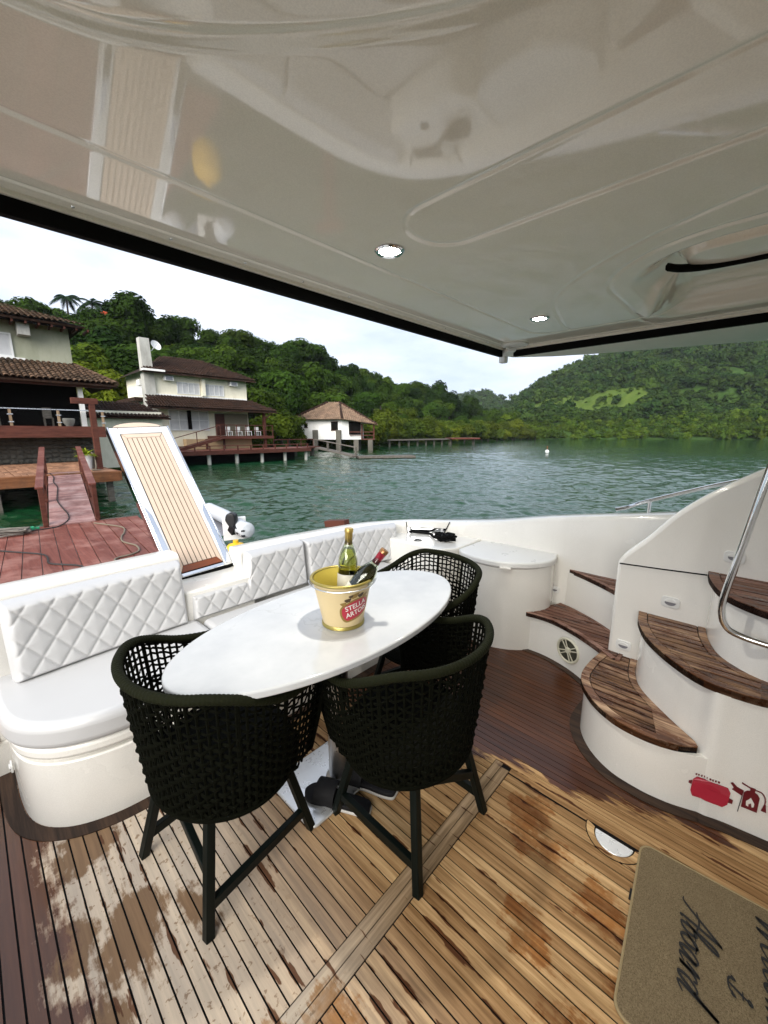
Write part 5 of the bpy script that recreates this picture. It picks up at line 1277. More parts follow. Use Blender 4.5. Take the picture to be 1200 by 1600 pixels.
def plant_leaves(c, n, ln, wd, spread, mat, name, parent, up=.9):
    mb = MB()
    for k in range(n):
        a = random.uniform(0, 2 * math.pi); el = random.uniform(.25, 1.0); d = Vector((math.cos(a) * spread, math.sin(a) * spread, el * up)); side = Vector((-math.sin(a), math.cos(a), 0)) * wd
        p = Vector(c); vs = []; m_ = 5; l = ln * random.uniform(.6, 1.1)
        for i in range(m_ + 1):
            t = i / m_; q = p + d * (l * t) - Vector((0, 0, .55 * l * t * t * spread)); w = math.sin(math.pi * (t * .9 + .08)); vs += [q - side * w, q + side * w]
        mb.add(vs, [(2 * i, 2 * i + 1, 2 * i + 3, 2 * i + 2) for i in range(m_)])
    return mb.build(name, mat, parent, 0, recalc=False)
def leafmat(name, lo, hi, trans=.3, obj_rand=True, attr=False):
    m = M(name, hi, .8, 0, .06); p = m.geo(); n1 = m.noise(.9, 3, .6, p); n2 = m.noise(.09, 3, .5, p)
    c = m.ramp(n1, (.3, lo), (.7, hi))
    if attr:
        a = m.n('ShaderNodeAttribute', attribute_name='tint'); k = a.outputs['Fac']
    else: k = m.rnd()
    c = m.mix(m.mapr(k, 0, 1, 0, .75), c, (hi[0] * 1.6, hi[1] * 1.2, hi[2] * .8)) 
    kk = m.mapr(m.math('FRACT', m.math('MULTIPLY', k, 7.31)), 0, 1, .55, 1.2); cc = m.n('ShaderNodeCombineXYZ')
    for i in range(3): m.L.new(kk, cc.inputs[i])
    c = m.mix(1.0, c, cc.outputs[0], 'MULTIPLY')
    m.put('Base Color', c)
    tr_ = m.n('ShaderNodeBsdfTranslucent'); m.L.new(c, tr_.inputs['Color']); mx = m.n('ShaderNodeMixShader'); mx.inputs[0].default_value = trans
    m.L.new(m.b.outputs[0], mx.inputs[1]); m.L.new(tr_.outputs[0], mx.inputs[2]); m.L.new(mx.outputs[0], m.N['Material Output'].inputs['Surface'])
    return m.m
MAT['limeleaf'] = leafmat('lime_fern', (.14, .20, .012), (.30, .36, .03))
pp = root('potted_fern', 'lime green fern in a white pot on the jetty beside the ramp', 'potted plant', (3.45, 20.0, .05))
MB().lathe([(.16, 0), (.22, .5), (.24, .58), (.21, .60), (.19, .52)], 22, (3.45, 20.0, .05)).build('pot', MAT['whitepaint'], pp)
plant_leaves((3.45, 20.0, .62), 70, .62, .035, .75, MAT['limeleaf'], 'fronds', pp, .9)
line3([(3.66, 20.0, .75), (3.72, 19.85, .45), (3.66, 19.6, .1), (3.5, 19.4, .07), (3.75, 19.2, .07), (3.45, 19.1, .07)], .022, MAT['tanhose'], 'garden_hose', 'pale hose hanging by the potted fern', 'hose')
tbn = root('low_table', 'small dark crate beside the potted fern', 'crate', (3.62, 20.6, .05)); MB().box(3.35, 3.95, 20.4, 20.9, .05, .62).build('crate_body', MAT['greywood'], tbn, 0, .01); MB().box(3.33, 3.97, 20.38, 20.92, .622, .66).build('crate_top', MAT['redbeam'], tbn, 0, .01)

# outbuilding roof between the two houses
sh = root('shed', 'low outbuilding with a dark tiled roof between the two houses', 'shed', (9, 33, 1))
MB().box(5.8, 10.4, 32.2, 36, -.8, 3.0).build('wall', MAT['creamwall'], sh, 0)
sq = [(5.4, 31.8, 2.55), (10.9, 31.8, 2.55), (9.6, 34.6, 3.65), (5.4, 34.6, 3.65)]
sr_ = slab(sq, .08).build('roof', MAT['tiledark'], sh, 0); tmd = tile_mesh(.215, .46, MAT['tiledark'], 'tile', 4)
join_tiles(slope_tiles([(a, b, c + .03) for a, b, c in sq], .222, .46, None, None), tmd, 'roof_tiles', sr_, MAT['tiledark'])

# ------------------------------------------------------------------ cream house
h2 = root('waterside_house', 'cream two-storey house with a concrete chimney and dark tiled roofs', 'house', (16, 40, 0))
MB().box(12.0, 20.8, 39.0, 46, -.8, 6.9).build('wall', MAT['creamwall'], h2, 0)
chm = MB().add([(11.45, 38.9, 9.35), (12.2, 38.9, 9.35), (12.2, 39.6, 9.35), (11.45, 39.6, 9.35), (11.5, 38.5, -.8), (12.4, 38.5, -.8), (12.4, 39.7, -.8), (11.5, 39.7, -.8)], [(0, 1, 2, 3), (7, 6, 5, 4), (0, 4, 5, 1), (1, 5, 6, 2), (2, 6, 7, 3), (3, 7, 4, 0)]).build('chimney', MAT['concrete'], h2, 0)
e0, e1 = (11.2, 38.1, 6.60), (21.4, 38.1, 6.60); r0, r1 = (14.4, 42.4, 8.5), (18.2, 42.4, 8.5)
u2 = slab([e0, e1, r1, r0], .12).build('upper_roof', MAT['tiledark'], h2, 0)
MB().add([(11.2, 38.1, 6.58), (14.4, 42.4, 8.5), (11.2, 47, 6.58)], [(0, 1, 2)]).add([(21.4, 38.1, 6.58), (21.4, 47, 6.58), (18.2, 42.4, 8.5)], [(0, 1, 2)]).build('upper_roof_side', MAT['tiledark'], h2, 0)
join_tiles(slope_tiles([tuple(Vector(q) + Vector((0, 0, .05))) for q in (e0, e1, r1, r0)], .24, .5, None, None), tmd, 'roof_tiles', u2, MAT['tiledark'])
MB().box(11.2, 12.9, 37.9, 38.3, 6.62, 6.78).build('roof_flashing', MAT['whitewall'], h2, 0)
f0, f1 = (10.9, 36.7, 3.62), (22.8, 36.7, 3.62); g0, g1 = (11.6, 39.0, 4.72), (20.8, 39.0, 4.72)
l2 = slab([f0, f1, g1, g0], .14).build('lower_roof', MAT['tiledark'], h2, 0)
MB().add([(22.8, 36.7, 3.60), (22.8, 44, 3.60), (20.8, 44, 4.7), (20.8, 39, 4.7)], [(0, 1, 2, 3)]).build('lower_roof_side', MAT['tiledark'], h2, 0)
join_tiles(slope_tiles([tuple(Vector(q) + Vector((0, 0, .05))) for q in (f0, f1, g1, g0)], .24, .5, None, None), tmd, 'roof_tiles', l2, MAT['tiledark'])
MB().box(11.7, 20.7, 38.85, 38.998, 4.73, 4.88).build('flashing', MAT['whitewall'], h2, 0)
for x0, x1 in ((14.1, 16.1), (16.6, 18.4)): window(h2, x0, x1, 38.96, 5.0, 6.02, 'window', 3, True, .07)
MB().box(16.2, 16.5, 38.6, 38.99, 4.9, 6.55).build('pilaster', MAT['creamwall'], h2, 0)
for x_ in (13.0, 18.9): 
    a_ = MB().box(x_, x_ + .75, 38.5, 38.99, 6.02, 6.42).build('air_conditioner', MAT['whitepaint'], h2, 0, .03); MB().box(x_ + .1, x_ + .65, 38.49, 38.498, 6.07, 6.37).build('grille', MAT['greyplastic'], a_, 0)
window(h2, 13.15, 16.7, 38.95, 1.75, 3.62, 'window', 3, True, .08, 2)
MB().box(14.75, 15.1, 38.90, 38.93, 1.85, 3.55).build('dark_gap', MAT['dark'], h2, 0)
MB().box(17.3, 20.7, 38.97, 38.995, 1.3, 3.4).build('porch_shade_panel', plain('painted_porch_shade', (.22, .19, .13), .9), h2, 0)  # flat panel in a darker tone, the porch shade painted on
MB().box(17.35, 18.25, 38.93, 38.96, 1.3, 3.35).build('door', MAT['redbeam'], h2, 0)
MB().box(21.5, 21.75, 37.2, 37.45, -1.0, 3.55).build('porch_post', MAT['redbeam'], h2, 0)
MB().bar((21.6, 37.3, 2.9), (22.4, 37.0, 3.5), .1, .1).build('brace', MAT['redbeam'], h2, 0)
bal = MB().box(16.45, 22.4, 36.9, 38.95, .98, 1.26).build('balcony', MAT['redbeam'], h2, 0)
for k in range(7): x_ = 16.5 + k * .97; MB().box(x_ - .04, x_ + .04, 36.93, 37.0, 1.26, 2.28).build('baluster', MAT['redbeam'], bal, 0)
for z_ in (2.24, 1.75): MB().box(16.45, 22.4, 36.92, 36.98, z_, z_ + .06).build('rail', MAT['redbeam'], bal, 0)
stp = MB().bar((16.5, 36.6, 1.05), (12.2, 36.6, -.1), 1.0, .25).build('outside_stair', MAT['redbeam'], h2, 0)
MB().bar((16.5, 36.2, 2.2), (12.2, 36.2, 1.0), .06, .06).build('stair_rail', MAT['redbeam'], stp, 0)
for t in (.0, .5, 1.0): p = Vector((16.5, 36.2, 1.1)).lerp(Vector((12.2, 36.2, -.1)), t); MB().bar(p, p + Vector((0, 0, 1.1)), .06, .06).build('rail_post', MAT['redbeam'], stp, 0)
MB().box(14.2, 20.6, 38.2, 38.99, -.3, .97).build('base_wall', plain('tan_block_wall', (.42, .29, .16), .9, var=.25, scale=2), h2, 0)
for x_ in (15.9, 17.6): MB().box(x_, x_ + .18, 38.1, 38.199, -.3, .97).build('pier', MAT['redbeam'], h2, 0)
# side wall with a window and a small gable eave
MB().box(11.0, 12.0, 40.2, 46, 4.3, 4.6).build('side_eave', MAT['tiledark'], h2, 0)
ws = MB().box(11.955, 11.998, 41.2, 42.6, 4.9, 6.1).build('side_window', MAT['whitepaint'], h2, 0); MB().box(11.94, 11.954, 41.3, 42.5, 5.0, 6.0).build('pane', MAT['curtain'], ws, 0)
MB().box(10.6, 24.6, 36.6, 36.9, -2.5, -.15).build('under_dock_shade', MAT['dark'], h2, 0)  # dark sheet added to stand in for the shade below the dock
a_ = MB().box(11.45, 11.99, 40.2, 40.9, 5.6, 6.1).build('air_conditioner', MAT['whitepaint'], h2, 0, .03)
ds = root('satellite_dish', 'white satellite dish beside the concrete chimney top', 'satellite dish', (12.55, 39.3, 8.3))
Md = Matrix.Translation((12.72, 39.2, 8.85)) @ Matrix.Rotation(R(35), 4, 'Y') @ Matrix.Rotation(R(60), 4, 'X')
MB().lathe([(0, 0), (.15, .02), (.32, .08), (.44, .16), (.44, .175), (.32, .095), (0, .015)], 28, (0, 0, 0), Md).build('reflector', MAT['whitepaint'], ds)
MB().tube([(12.25, 39.3, 8.35), (12.5, 39.3, 8.5), (12.68, 39.22, 8.8)], .03, 8).build('arm', MAT['steel'], ds); MB().tube([Md @ Vector((0, -.4, .1)), Md @ Vector((0, 0, .42))], .015, 6).build('feed_arm', MAT['steel'], ds)
# balcony furniture
for k in range(4):
    x_ = 18.0 + k * 1.0; lb = ['first white balcony chair from the porch door', 'second white balcony chair from the porch door', 'third white balcony chair from the porch door', 'white balcony chair nearest the porch corner post'][k]
    v_ = root('balcony_chair', lb, 'chair', (x_, 37.6, 1.26), 'white chairs on the balcony')
    MB().box(x_ - .22, x_ + .22, 37.4, 37.85, 1.66, 1.71).build('seat', MAT['whitepaint'], v_, 0); MB().box(x_ - .22, x_ + .22, 37.82, 37.87, 1.71, 2.12).build('backrest', MAT['whitepaint'], v_, 0)
    for a in (-.2, .2):
        for b in (37.42, 37.83): MB().bar((x_ + a, b, 1.26), (x_ + a, b, 1.66), .05, .05).build('leg', MAT['whitepaint'], v_, 0)
# dock of the cream house
d2 = root('house_dock', 'long red-brown timber dock in front of the cream house', 'dock', (18, 35, 0))
MB().box(10.5, 24.8, 34.0, 37.5, -.12, .05).build('platform', MAT['redwood'], d2, 0); MB().box(10.5, 24.8, 33.85, 33.998, -.30, .045).build('front_beam', MAT['redbeam'], d2, 0)
for k in range(6): x_ = 12 + k * 2.5; MB().lathe([(.16, -2.2), (.16, -.12)], 12, (x_, 34.4, 0)).build('pile', MAT['concrete'], d2)
for k in range(11): x_ = 12 + k * 1.25; MB().box(x_ - .05, x_ + .05, 34.02, 34.12, .05, .42).build('rail_post', MAT['redbeam'], d2, 0)
MB().box(11.9, 24.6, 34.03, 34.11, .40, .47).build('low_rail', MAT['redbeam'], d2, 0)

# ------------------------------------------------------------------ white boathouse
bc = at(522, 690, 67); bh_ = root('boathouse', 'white eight-sided boathouse with a pale tiled roof on stone piers over the water', 'boathouse', tuple(bc))
def BL(r_, f_, z_): return Vector((bc.x, bc.y, 0)) + rt * (r_ * 1.1) + fw * f_ + Vector((0, 0, z_))
oc = [(-6.3, .6), (-4.9, -3.0), (1.6, -4.6), (4.3, -3.4), (4.3, 3.5), (1.5, 5.5), (-4, 5.5), (-6.3, 4)]
MB().prism_axis(oc, .55, 3.7, lambda u, v, a: BL(u, v, a)).build('wall', MAT['whitewall'], bh_, 0)
eo = [(-7.0, .5), (-5.4, -3.8), (1.8, -5.6), (6.5, -4.0), (6.5, 4.0), (1.7, 6.2), (-4.4, 6.2), (-7.0, 4.4)]
apx = [(-.6, 0), (.6, 0)]
rfb = MB(); E8 = [BL(u, v, 3.55 - (.75 if u > 6 else 0)) for u, v in eo]; A0, A1 = BL(-.8, .2, 6.35), BL(.9, .2, 6.35)
rfb.add(E8 + [A0, A1], [(0, 1, 8), (1, 2, 9, 8), (2, 3, 9), (3, 4, 9), (4, 5, 9), (5, 6, 8, 9), (6, 7, 8), (7, 0, 8)])
rb_ = rfb.build('roof', MAT['tilepale'], bh_, 0); tmp = tile_mesh(.30, .55, MAT['tilepale'], 'tile', 4)
tl_ = slope_tiles([E8[1], E8[2], A1, A0], .31, .55, None, None) + slope_tiles([E8[0], E8[1], A0, A0], .31, .55, None, None) + slope_tiles([E8[2], E8[3], A1, A1], .31, .55, None, None) + slope_tiles([E8[3], E8[4], A1, A1], .31, .55, None, None)
join_tiles(tl_, tmp, 'roof_tiles', rb_, MAT['tilepale'])
for a, b in ((E8[1], A0), (E8[2], A1), (E8[0], A0), (E8[3], A1)): MB().tube([a + Vector((0, 0, .12)), b + Vector((0, 0, .12))], .2, 6).build('hip_ridge', MAT['tiledark'], rb_)
def bwin(u, z0, z1, w):
    t = (u + 4.9) / 6.5; v = -3.0 - 1.6 * t - .03
    f_ = MB().add([BL(u - w / 2, v + .25 * w / 2 - .01, z0), BL(u + w / 2, v - .25 * w / 2 - .01, z0), BL(u + w / 2, v - .25 * w / 2 - .01, z1), BL(u - w / 2, v + .25 * w / 2 - .01, z1)], [(0, 1, 2, 3)]).build('window', MAT['dark'], bh_, 0)
    MB().bar(BL(u - w / 2 - .05, v + .25 * w / 2 - .06, z0), BL(u + w / 2 + .05, v - .25 * w / 2 - .06, z0), .1, .09).bar(BL(u - w / 2 - .05, v + .25 * w / 2 - .06, z1), BL(u + w / 2 + .05, v - .25 * w / 2 - .06, z1), .1, .09).build('frame', MAT['redbeam'], f_, 0)
bwin(-3.6, 2.35, 3.0, .5); bwin(.6, 1.95, 3.25, 1.0)
MB().add([BL(-5.75, -.85, 2.0), BL(-5.35, -1.9, 2.0), BL(-5.35, -1.9, 3.2), BL(-5.75, -.85, 3.2)], [(0, 1, 2, 3)]).build('window', MAT['dark'], bh_, 0)
MB().add([BL(2.6, -4.22, 1.3), BL(4.25, -3.5, 1.3), BL(4.25, -3.5, 3.3), BL(2.6, -4.22, 3.3)], [(0, 1, 2, 3)]).build('porch_opening', MAT['dark'], bh_, 0)
MB().prism_axis([(4.3, -3.6), (6.2, -3.6), (6.2, 2), (4.3, 2)], .5, .65, lambda u, v, a: BL(u, v, a)).build('porch_floor', MAT['redbeam'], bh_, 0)
for u in (4.4, 6.1): MB().bar(BL(u, -3.5, .65), BL(u, -3.5, 3.0), .18, .18).build('porch_post', MAT['redbeam'], bh_, 0)
for z_ in (1.2, 1.7): MB().bar(BL(2.7, -4.3, z_), BL(6.2, -3.55, z_), .1, .12).build('porch_rail', MAT['redbeam'], bh_, 0)
MB().bar(BL(-4.95, -3.1, -.3), BL(-4.95, -3.1, 3.6), .3, .3).build('corner_post', MAT['redbeam'], bh_, 0)
for u, v, zt in ((-6.1, -.3, 1.9), (-5.3, -2.6, 2.0), (-2.2, -3.9, 2.0), (1.2, -4.9, 2.0), (3.6, -3.9, .5), (5.6, -3.4, .5), (3.6, 2, .5), (-3, 4, .5)):
    MB().prism_axis(rrect(u - .36, u + .36, v - .36, v + .36, .08, 2), -2.2, zt, lambda a, b, c: BL(a, b, c)).build('stone_pier', MAT['stone'], bh_, 0)
# walkway, sloping ramp and float in front of the boathouse
wk = root('boathouse_walkway', 'short red-brown walkway before the boathouse piers', 'walkway', tuple(at(455, 700, 52)))
a, b = at(428, 702, 44), at(490, 702, 50); a.z = b.z = -.15
MB().bar(a, b, 2.2, .2).build('platform', MAT['redbeam'], wk, 0)
for t in (.1, .5, .95): p = a.lerp(b, t); MB().bar(p - Vector((0, 0, 2)), p, .35, .35).build('pile', MAT['stone'], wk, 0)
for t in (0, .33, .66, 1): p = a.lerp(b, t); MB().bar(p, p + Vector((0, 0, 1.0)), .09, .09).build('rail_post', MAT['redbeam'], wk, 0)
MB().bar(a + Vector((0, 0, .95)), b + Vector((0, 0, .95)), .08, .1).build('rail', MAT['redbeam'], wk, 0)
fr = root('float_ramp', 'sloping grey ramp going down to the wooden float', 'ramp', tuple(at(520, 710, 47)))
c, d = at(492, 703, 49.5), at(556, 717, 43.5); c.z = -.15; d.z = -.95
MB().bar(c, d, 1.1, .14).build('tread_deck', MAT['greywood'], fr, 0)
for s_ in (-.5, .5):
    o_ = fw * s_
    MB().bar(c + o_ + Vector((0, 0, .95)), d + o_ + Vector((0, 0, .95)), .07, .07).build('handrail', MAT['greywood'], fr, 0)
    for t in (0, .35, .65, 1): p = c.lerp(d, t) + o_; MB().bar(p, p + Vector((0, 0, .95)), .09, .09).build('post', MAT['greywood'], fr, 0)
ft = root('wooden_float', 'low grey wooden float lying on the water off the boathouse', 'float', tuple(at(600, 715, 43)))
e, f = at(558, 717, 43.2), at(645, 714, 44.6); e.z = f.z = -1.0
MB().bar(e, f, 2.2, .2).build('deck', MAT['greywood'], ft, 0); MB().bar(e + Vector((0, 0, -.18)), f + Vector((0, 0, -.18)), 2.0, .14).build('hull', MAT['dark'], ft, 0)
# long jetty to the right of the boathouse
lj = root('long_jetty', 'long low jetty running along the mangrove shore', 'jetty', tuple(at(650, 690, 88)))
a, b = at(588, 688, 80), at(705, 688, 98); a.z = b.z = .15
MB().bar(a, b, 1.6, .28).build('walkway', MAT['greywood'], lj, 0)
c, d = at(700, 688, 97), at(744, 687.5, 98); c.z = d.z = .3; MB().bar(c, d, 5, .35).build('head', MAT['redbeam'], lj, 0)
for t in np.linspace(.03, .97, 9): p = a.lerp(b, t); MB().bar(p - Vector((0, 0, 2)), p, .3, .3).build('pile', MAT['stone'], lj, 0)
for t in (.1, .9): p = c.lerp(d, t); MB().bar(p - Vector((0, 0, 2)), p, .5, .5).build('pile', MAT['stone'], lj, 0)
# mooring buoy on the open water
by = at(855, 702, 58); by.z = WZ; bu = root('mooring_buoy', 'small white and orange mooring buoy on the open water', 'buoy', tuple(by))
MB().lathe([(0, -.1), (.22, -.05), (.28, .1), (.22, .28), (.08, .36)], 20, by).build('float', MAT['whitepaint'], bu); MB().lathe([(.06, .34), (.05, .7), (.09, .72), (.09, .85), (0, .9)], 12, by).build('topmark', MAT['orangebeam'], bu)

# ================================================================== hills and vegetation
def interp(tbl, x):
    xs_ = [t[0] for t in tbl]; return np.interp(x, xs_, [t[1] for t in tbl])
def vnoise(x, y, seed=0):
    """smooth value noise, vectorised"""
    x = np.asarray(x, float); y = np.asarray(y, float); xi = np.floor(x).astype(int); yi = np.floor(y).astype(int); fx = x - xi; fy = y - yi
    def h(a, b): v = np.sin(a * 127.1 + b * 311.7 + seed * 74.7) * 43758.5453; return v - np.floor(v)
    fx = fx * fx * (3 - 2 * fx); fy = fy * fy * (3 - 2 * fy)
    return (h(xi, yi) * (1 - fx) + h(xi + 1, yi) * fx) * (1 - fy) + (h(xi, yi + 1) * (1 - fx) + h(xi + 1, yi + 1) * fx) * fy
def groundmat(name, lo, hi):
    m = M(name, lo, .95, 0, .05); p = m.geo(); m.put('Base Color', m.ramp(m.noise(.25, 5, .65, p), (.3, lo), (.7, hi))); return m.m
MAT['forestfloor'] = groundmat('forest_floor', (.02, .045, .010), (.05, .09, .02))
MAT['meadow'] = groundmat('grassy_slope', (.042, .076, .012), (.09, .125, .026))

class Hill:
    """a slope lofted from a foot line to a ridge line, both given as (bearing column, distance[, height])"""
    def __init__(s, name, label, foot, ridge, treeh, mat, nu=120, nv=30, u0=-400, u1=1600, back=60, amp=2.0, pw=.85, seed=1):
        s.foot, s.ridge, s.th, s.pw, s.amp, s.seed = foot, ridge, treeh, pw, amp, seed
        s.u0, s.u1 = u0, u1
        us = np.linspace(u0, u1, nu); vs = np.linspace(0, 1, nv); P = [[s.pt(u, v) for v in vs] + [s.behind(u, back)] for u in us]
        o = MB().loft(P).build(name, mat, None, 60, recalc=False); o['kind'] = 'structure'; o['label'] = label
    def pt(s, u, v):
        df = float(interp(s.foot, u)); dr = float(interp([(a, b) for a, b, c in s.ridge], u)); py = float(interp([(a, c) for a, b, c in s.ridge], u))
        zr = at(u, py, dr).z - s.th; d = df + (dr - df) * v
        g = at(u, 677, d); z0 = WZ - .25
        z = z0 + (max(zr, z0 + .5) - z0) * (v ** s.pw) + s.amp * (float(vnoise(g.x * .05, g.y * .05, s.seed)) - .5) * math.sin(math.pi * min(v, 1)) * 2
        return (g.x, g.y, z)
    def behind(s, u, back):
        x_, y_, z_ = s.pt(u, 1); q = Vector((x_, y_, 0)); q = q * (1 + back / q.length); return (q.x, q.y, z_ - back * .6)
L1 = Hill('left_hill', 'steep forested hill behind the houses on the left', [(-500, 40), (0, 40), (180, 47), (440, 50), (470, 66), (590, 78), (700, 112), (830, 175)],
          [(-500, 95, 400), (0, 92, 462), (60, 92, 472), (130, 95, 497), (200, 98, 494), (240, 98, 490), (300, 100, 515), (370, 104, 530), (440, 112, 542), (500, 125, 556), (560, 138, 582), (600, 150, 598), (660, 172, 617), (700, 190, 630), (760, 220, 650), (830, 250, 668)], 6.0, MAT['forestfloor'], u0=-450, u1=828, amp=3)
L2 = Hill('second_hill', 'farther wooded ridge behind the left hill', [(480, 200), (600, 220), (700, 260), (830, 280)], [(480, 300, 560), (590, 300, 592), (625, 300, 600), (650, 310, 610), (692, 320, 616), (720, 330, 640), (760, 340, 660), (830, 350, 672)], 6, MAT['forestfloor'], 40, 14, 480, 828, seed=3)
L3 = Hill('far_hill', 'distant rounded hill at the head of the bay', [(560, 520), (950, 520)], [(560, 760, 668), (640, 760, 645), (700, 760, 622), (735, 760, 609), (765, 760, 609), (785, 760, 618), (800, 760, 628), (860, 760, 640), (950, 760, 650)], 6, MAT['forestfloor'], 40, 14, 560, 950, seed=4)
L4 = Hill('right_mountain', 'broad forested mountain across the bay on the right', [(760, 200), (830, 192), (1000, 186), (1200, 176), (1500, 150), (1800, 130)],
          [(760, 520, 655), (775, 500, 641), (795, 480, 622), (830, 460, 596), (880, 440, 564), (930, 430, 543), (1000, 420, 520), (1100, 410, 500), (1200, 400, 486), (1500, 380, 450), (1800, 360, 450)], 8, MAT['forestfloor'], 90, 34, 760, 1800, amp=8, pw=1.12, seed=5)

# ---- leaf crowns
def crown_arrays(rnd, Rw, Hh, nl, leaf, lobes=12, flat=.75, core=True, up=.35):
    """leaf quads over overlapping lobes; centre of the crown at the origin. Returns verts (n,3), faces"""
    vs = []; fs = []
    lob = []
    for k in range(lobes):
        a = rnd.uniform(0, 2 * math.pi); rr2 = math.sqrt(rnd.random()) * .62; z = rnd.uniform(-.45, .55) * (1 - .5 * rr2)
        lob.append((Vector((Rw * rr2 * math.cos(a), Rw * rr2 * math.sin(a), Hh * z)), rnd.uniform(.34, .55) * (1.15 - .4 * rr2)))
    tot = sum(l[1] ** 2 for l in lob)
    for c, r_ in lob:
        n = int(nl * r_ * r_ / tot)
        for _ in range(n):
            z = rnd.uniform(-.55, 1); a = rnd.uniform(0, 2 * math.pi); q = math.sqrt(1 - z * z); d = Vector((q * math.cos(a), q * math.sin(a), z))
            p = c + Vector((d.x * r_ * Rw, d.y * r_ * Rw, d.z * r_ * Hh * 1.05)) * rnd.uniform(.78, 1.06)
            nn = (d + Vector((rnd.uniform(-1, 1), rnd.uniform(-1, 1), rnd.uniform(-1, 1))) * .55 + Vector((0, 0, up))).normalized()
            t = nn.orthogonal().normalized(); t = (Matrix.Rotation(rnd.uniform(0, 6.28), 3, nn) @ t); b = nn.cross(t); l = leaf * rnd.uniform(.6, 1.3)
            o = len(vs); vs += [p - t * l * .5, p - b * l * .28, p + t * l * .5 - nn * l * .12, p + b * l * .28]; fs.append((o, o + 1, o + 2, o + 3))
    if core:
        bm = bmesh.new(); bmesh.ops.create_icosphere(bm, subdivisions=1, radius=1)
        for c, r_ in lob[:max(4, lobes // 2)]:
            o = len(vs); vs += [c + Vector((v.co.x * r_ * Rw, v.co.y * r_ * Rw, v.co.z * r_ * Hh)) * .72 + Vector((0, 0, 0)) if False else c + Vector((v.co.x * r_ * Rw * .72, v.co.y * r_ * Rw * .72, v.co.z * r_ * Hh * .72)) for v in bm.verts]
            fs += [tuple(v.index + o for v in f.verts) for f in bm.faces]
        bm.free()
    return vs, fs
MAT['leafdark'] = leafmat('leaf_deep_green', (0.0072, 0.0216, 0.0036), (0.0216, 0.0516, 0.0084))
MAT['leafmid'] = leafmat('leaf_mid_green', (0.0136, 0.0372, 0.0050), (0.0372, 0.0806, 0.0112))
MAT['leaflight'] = leafmat('leaf_light_green', (0.0540, 0.0972, 0.0086), (0.1152, 0.1800, 0.0187))
MAT['leafmang'] = leafmat('leaf_mangrove', (0.0299, 0.0578, 0.0068), (0.0714, 0.1122, 0.0136))
MAT['bark'] = plain('tree_bark', (.055, .045, .035), .9, var=.4, scale=5, bump=.4)
def trunk_mesh(rnd, h, r_):
    mb = MB(); mb.tube(crom([(0, 0, -.8), (rnd.uniform(-.1, .1), rnd.uniform(-.1, .1), h * .4), (rnd.uniform(-.3, .3), rnd.uniform(-.3, .3), h)], 4), [r_ * k for k in (1.3, 1.1, 1, .95, .9, .8, .7, .6, .5)], 7)
    for k in range(5):
        a = rnd.uniform(0, 6.28); s_ = Vector((0, 0, h * rnd.uniform(.5, .9))); mb.tube([s_, s_ + Vector((math.cos(a) * h * .2, math.sin(a) * h * .2, h * .2)), s_ + Vector((math.cos(a) * h * .4, math.sin(a) * h * .4, h * .45))], [r_ * .5, r_ * .35, r_ * .15], 5)
    return mb.mesh('trunk', MAT['bark'], 50)
rnd = random.Random(11)
KINDS = []
for k, (mk, Rw, Hh, lf, lob, hh) in enumerate([('leafdark', 3.6, 3.0, .62, 15, 4.6), ('leafdark', 3.0, 3.4, .58, 13, 5.0), ('leafmid', 3.5, 2.8, .62, 16, 4.4), ('leafmid', 2.8, 2.6, .55, 12, 4.0), ('leaflight', 3.0, 2.4, .60, 13, 3.8), ('leafmid', 4.2, 2.6, .66, 18, 5.2), ('leafmang', 2.6, 2.1, .48, 13, 2.2), ('leafmang', 3.1, 2.3, .52, 15, 2.4)]):
    vs, fs = crown_arrays(rnd, Rw, Hh, 2600, lf, lob, up=.45)
    cm = bpy.data.meshes.new('crown'); cm.from_pydata([tuple(v) for v in vs], [], fs); cm.update(); cm.materials.append(MAT[mk])
    for v in cm.vertices: v.co.z += hh
    KINDS.append((cm, trunk_mesh(rnd, hh * .9, .2), hh))
LAB = {0: 'dense dark green broadleaf tree on the left hillside', 1: 'tall dark green tree on the left hillside', 2: 'mid green broad-crowned tree on the left hillside', 3: 'small mid green tree on the left hillside', 4: 'pale yellow-green tree on the left hillside', 5: 'wide spreading mid green tree on the left hillside', 6: 'small olive green mangrove along the water edge', 7: 'broad olive green mangrove along the water edge'}
def zone(u, v):
    a = next(t for lim, t in ((60, 'far left above the sage house'), (130, 'beside the skyline palms'), (230, 'above the gap between the houses'), (320, 'above the chimney of the cream house'), (400, 'above the right half of the cream house'), (465, 'between the cream house and boathouse'), (530, 'behind the left of the boathouse'), (600, 'behind the right of the boathouse'), (700, 'above the long jetty'), (9999, 'near the head of the bay')) if u < lim)
    b = 'low on the slope' if v < .28 else 'halfway up' if v < .65 else 'near the ridge' if v < .9 else 'on the ridge'
    return b + ' ' + a
SHORT = ['dense dark tree', 'tall dark tree', 'broad mid green tree', 'small mid green tree', 'pale yellow-green tree', 'spreading green tree', 'small mangrove', 'broad mangrove']
def put_tree(kind, loc, sc, grp, label=None, sz=None):
    cm, tm, hh = KINDS[kind]
    t = bpy.data.objects.new('mangrove_tree' if kind > 5 else 'broadleaf_tree', None); COL.objects.link(t); t.location = loc; t.rotation_euler = (rnd.uniform(-.08, .08), rnd.uniform(-.08, .08), rnd.uniform(0, 6.28)); t.scale = (sc, sc, sc * (sz or rnd.uniform(.85, 1.15)))
    tag(t, label or LAB[kind], 'tree', grp)
    link(cm, 'crown', t, True); link(tm, 'trunk', t, True)
    return t
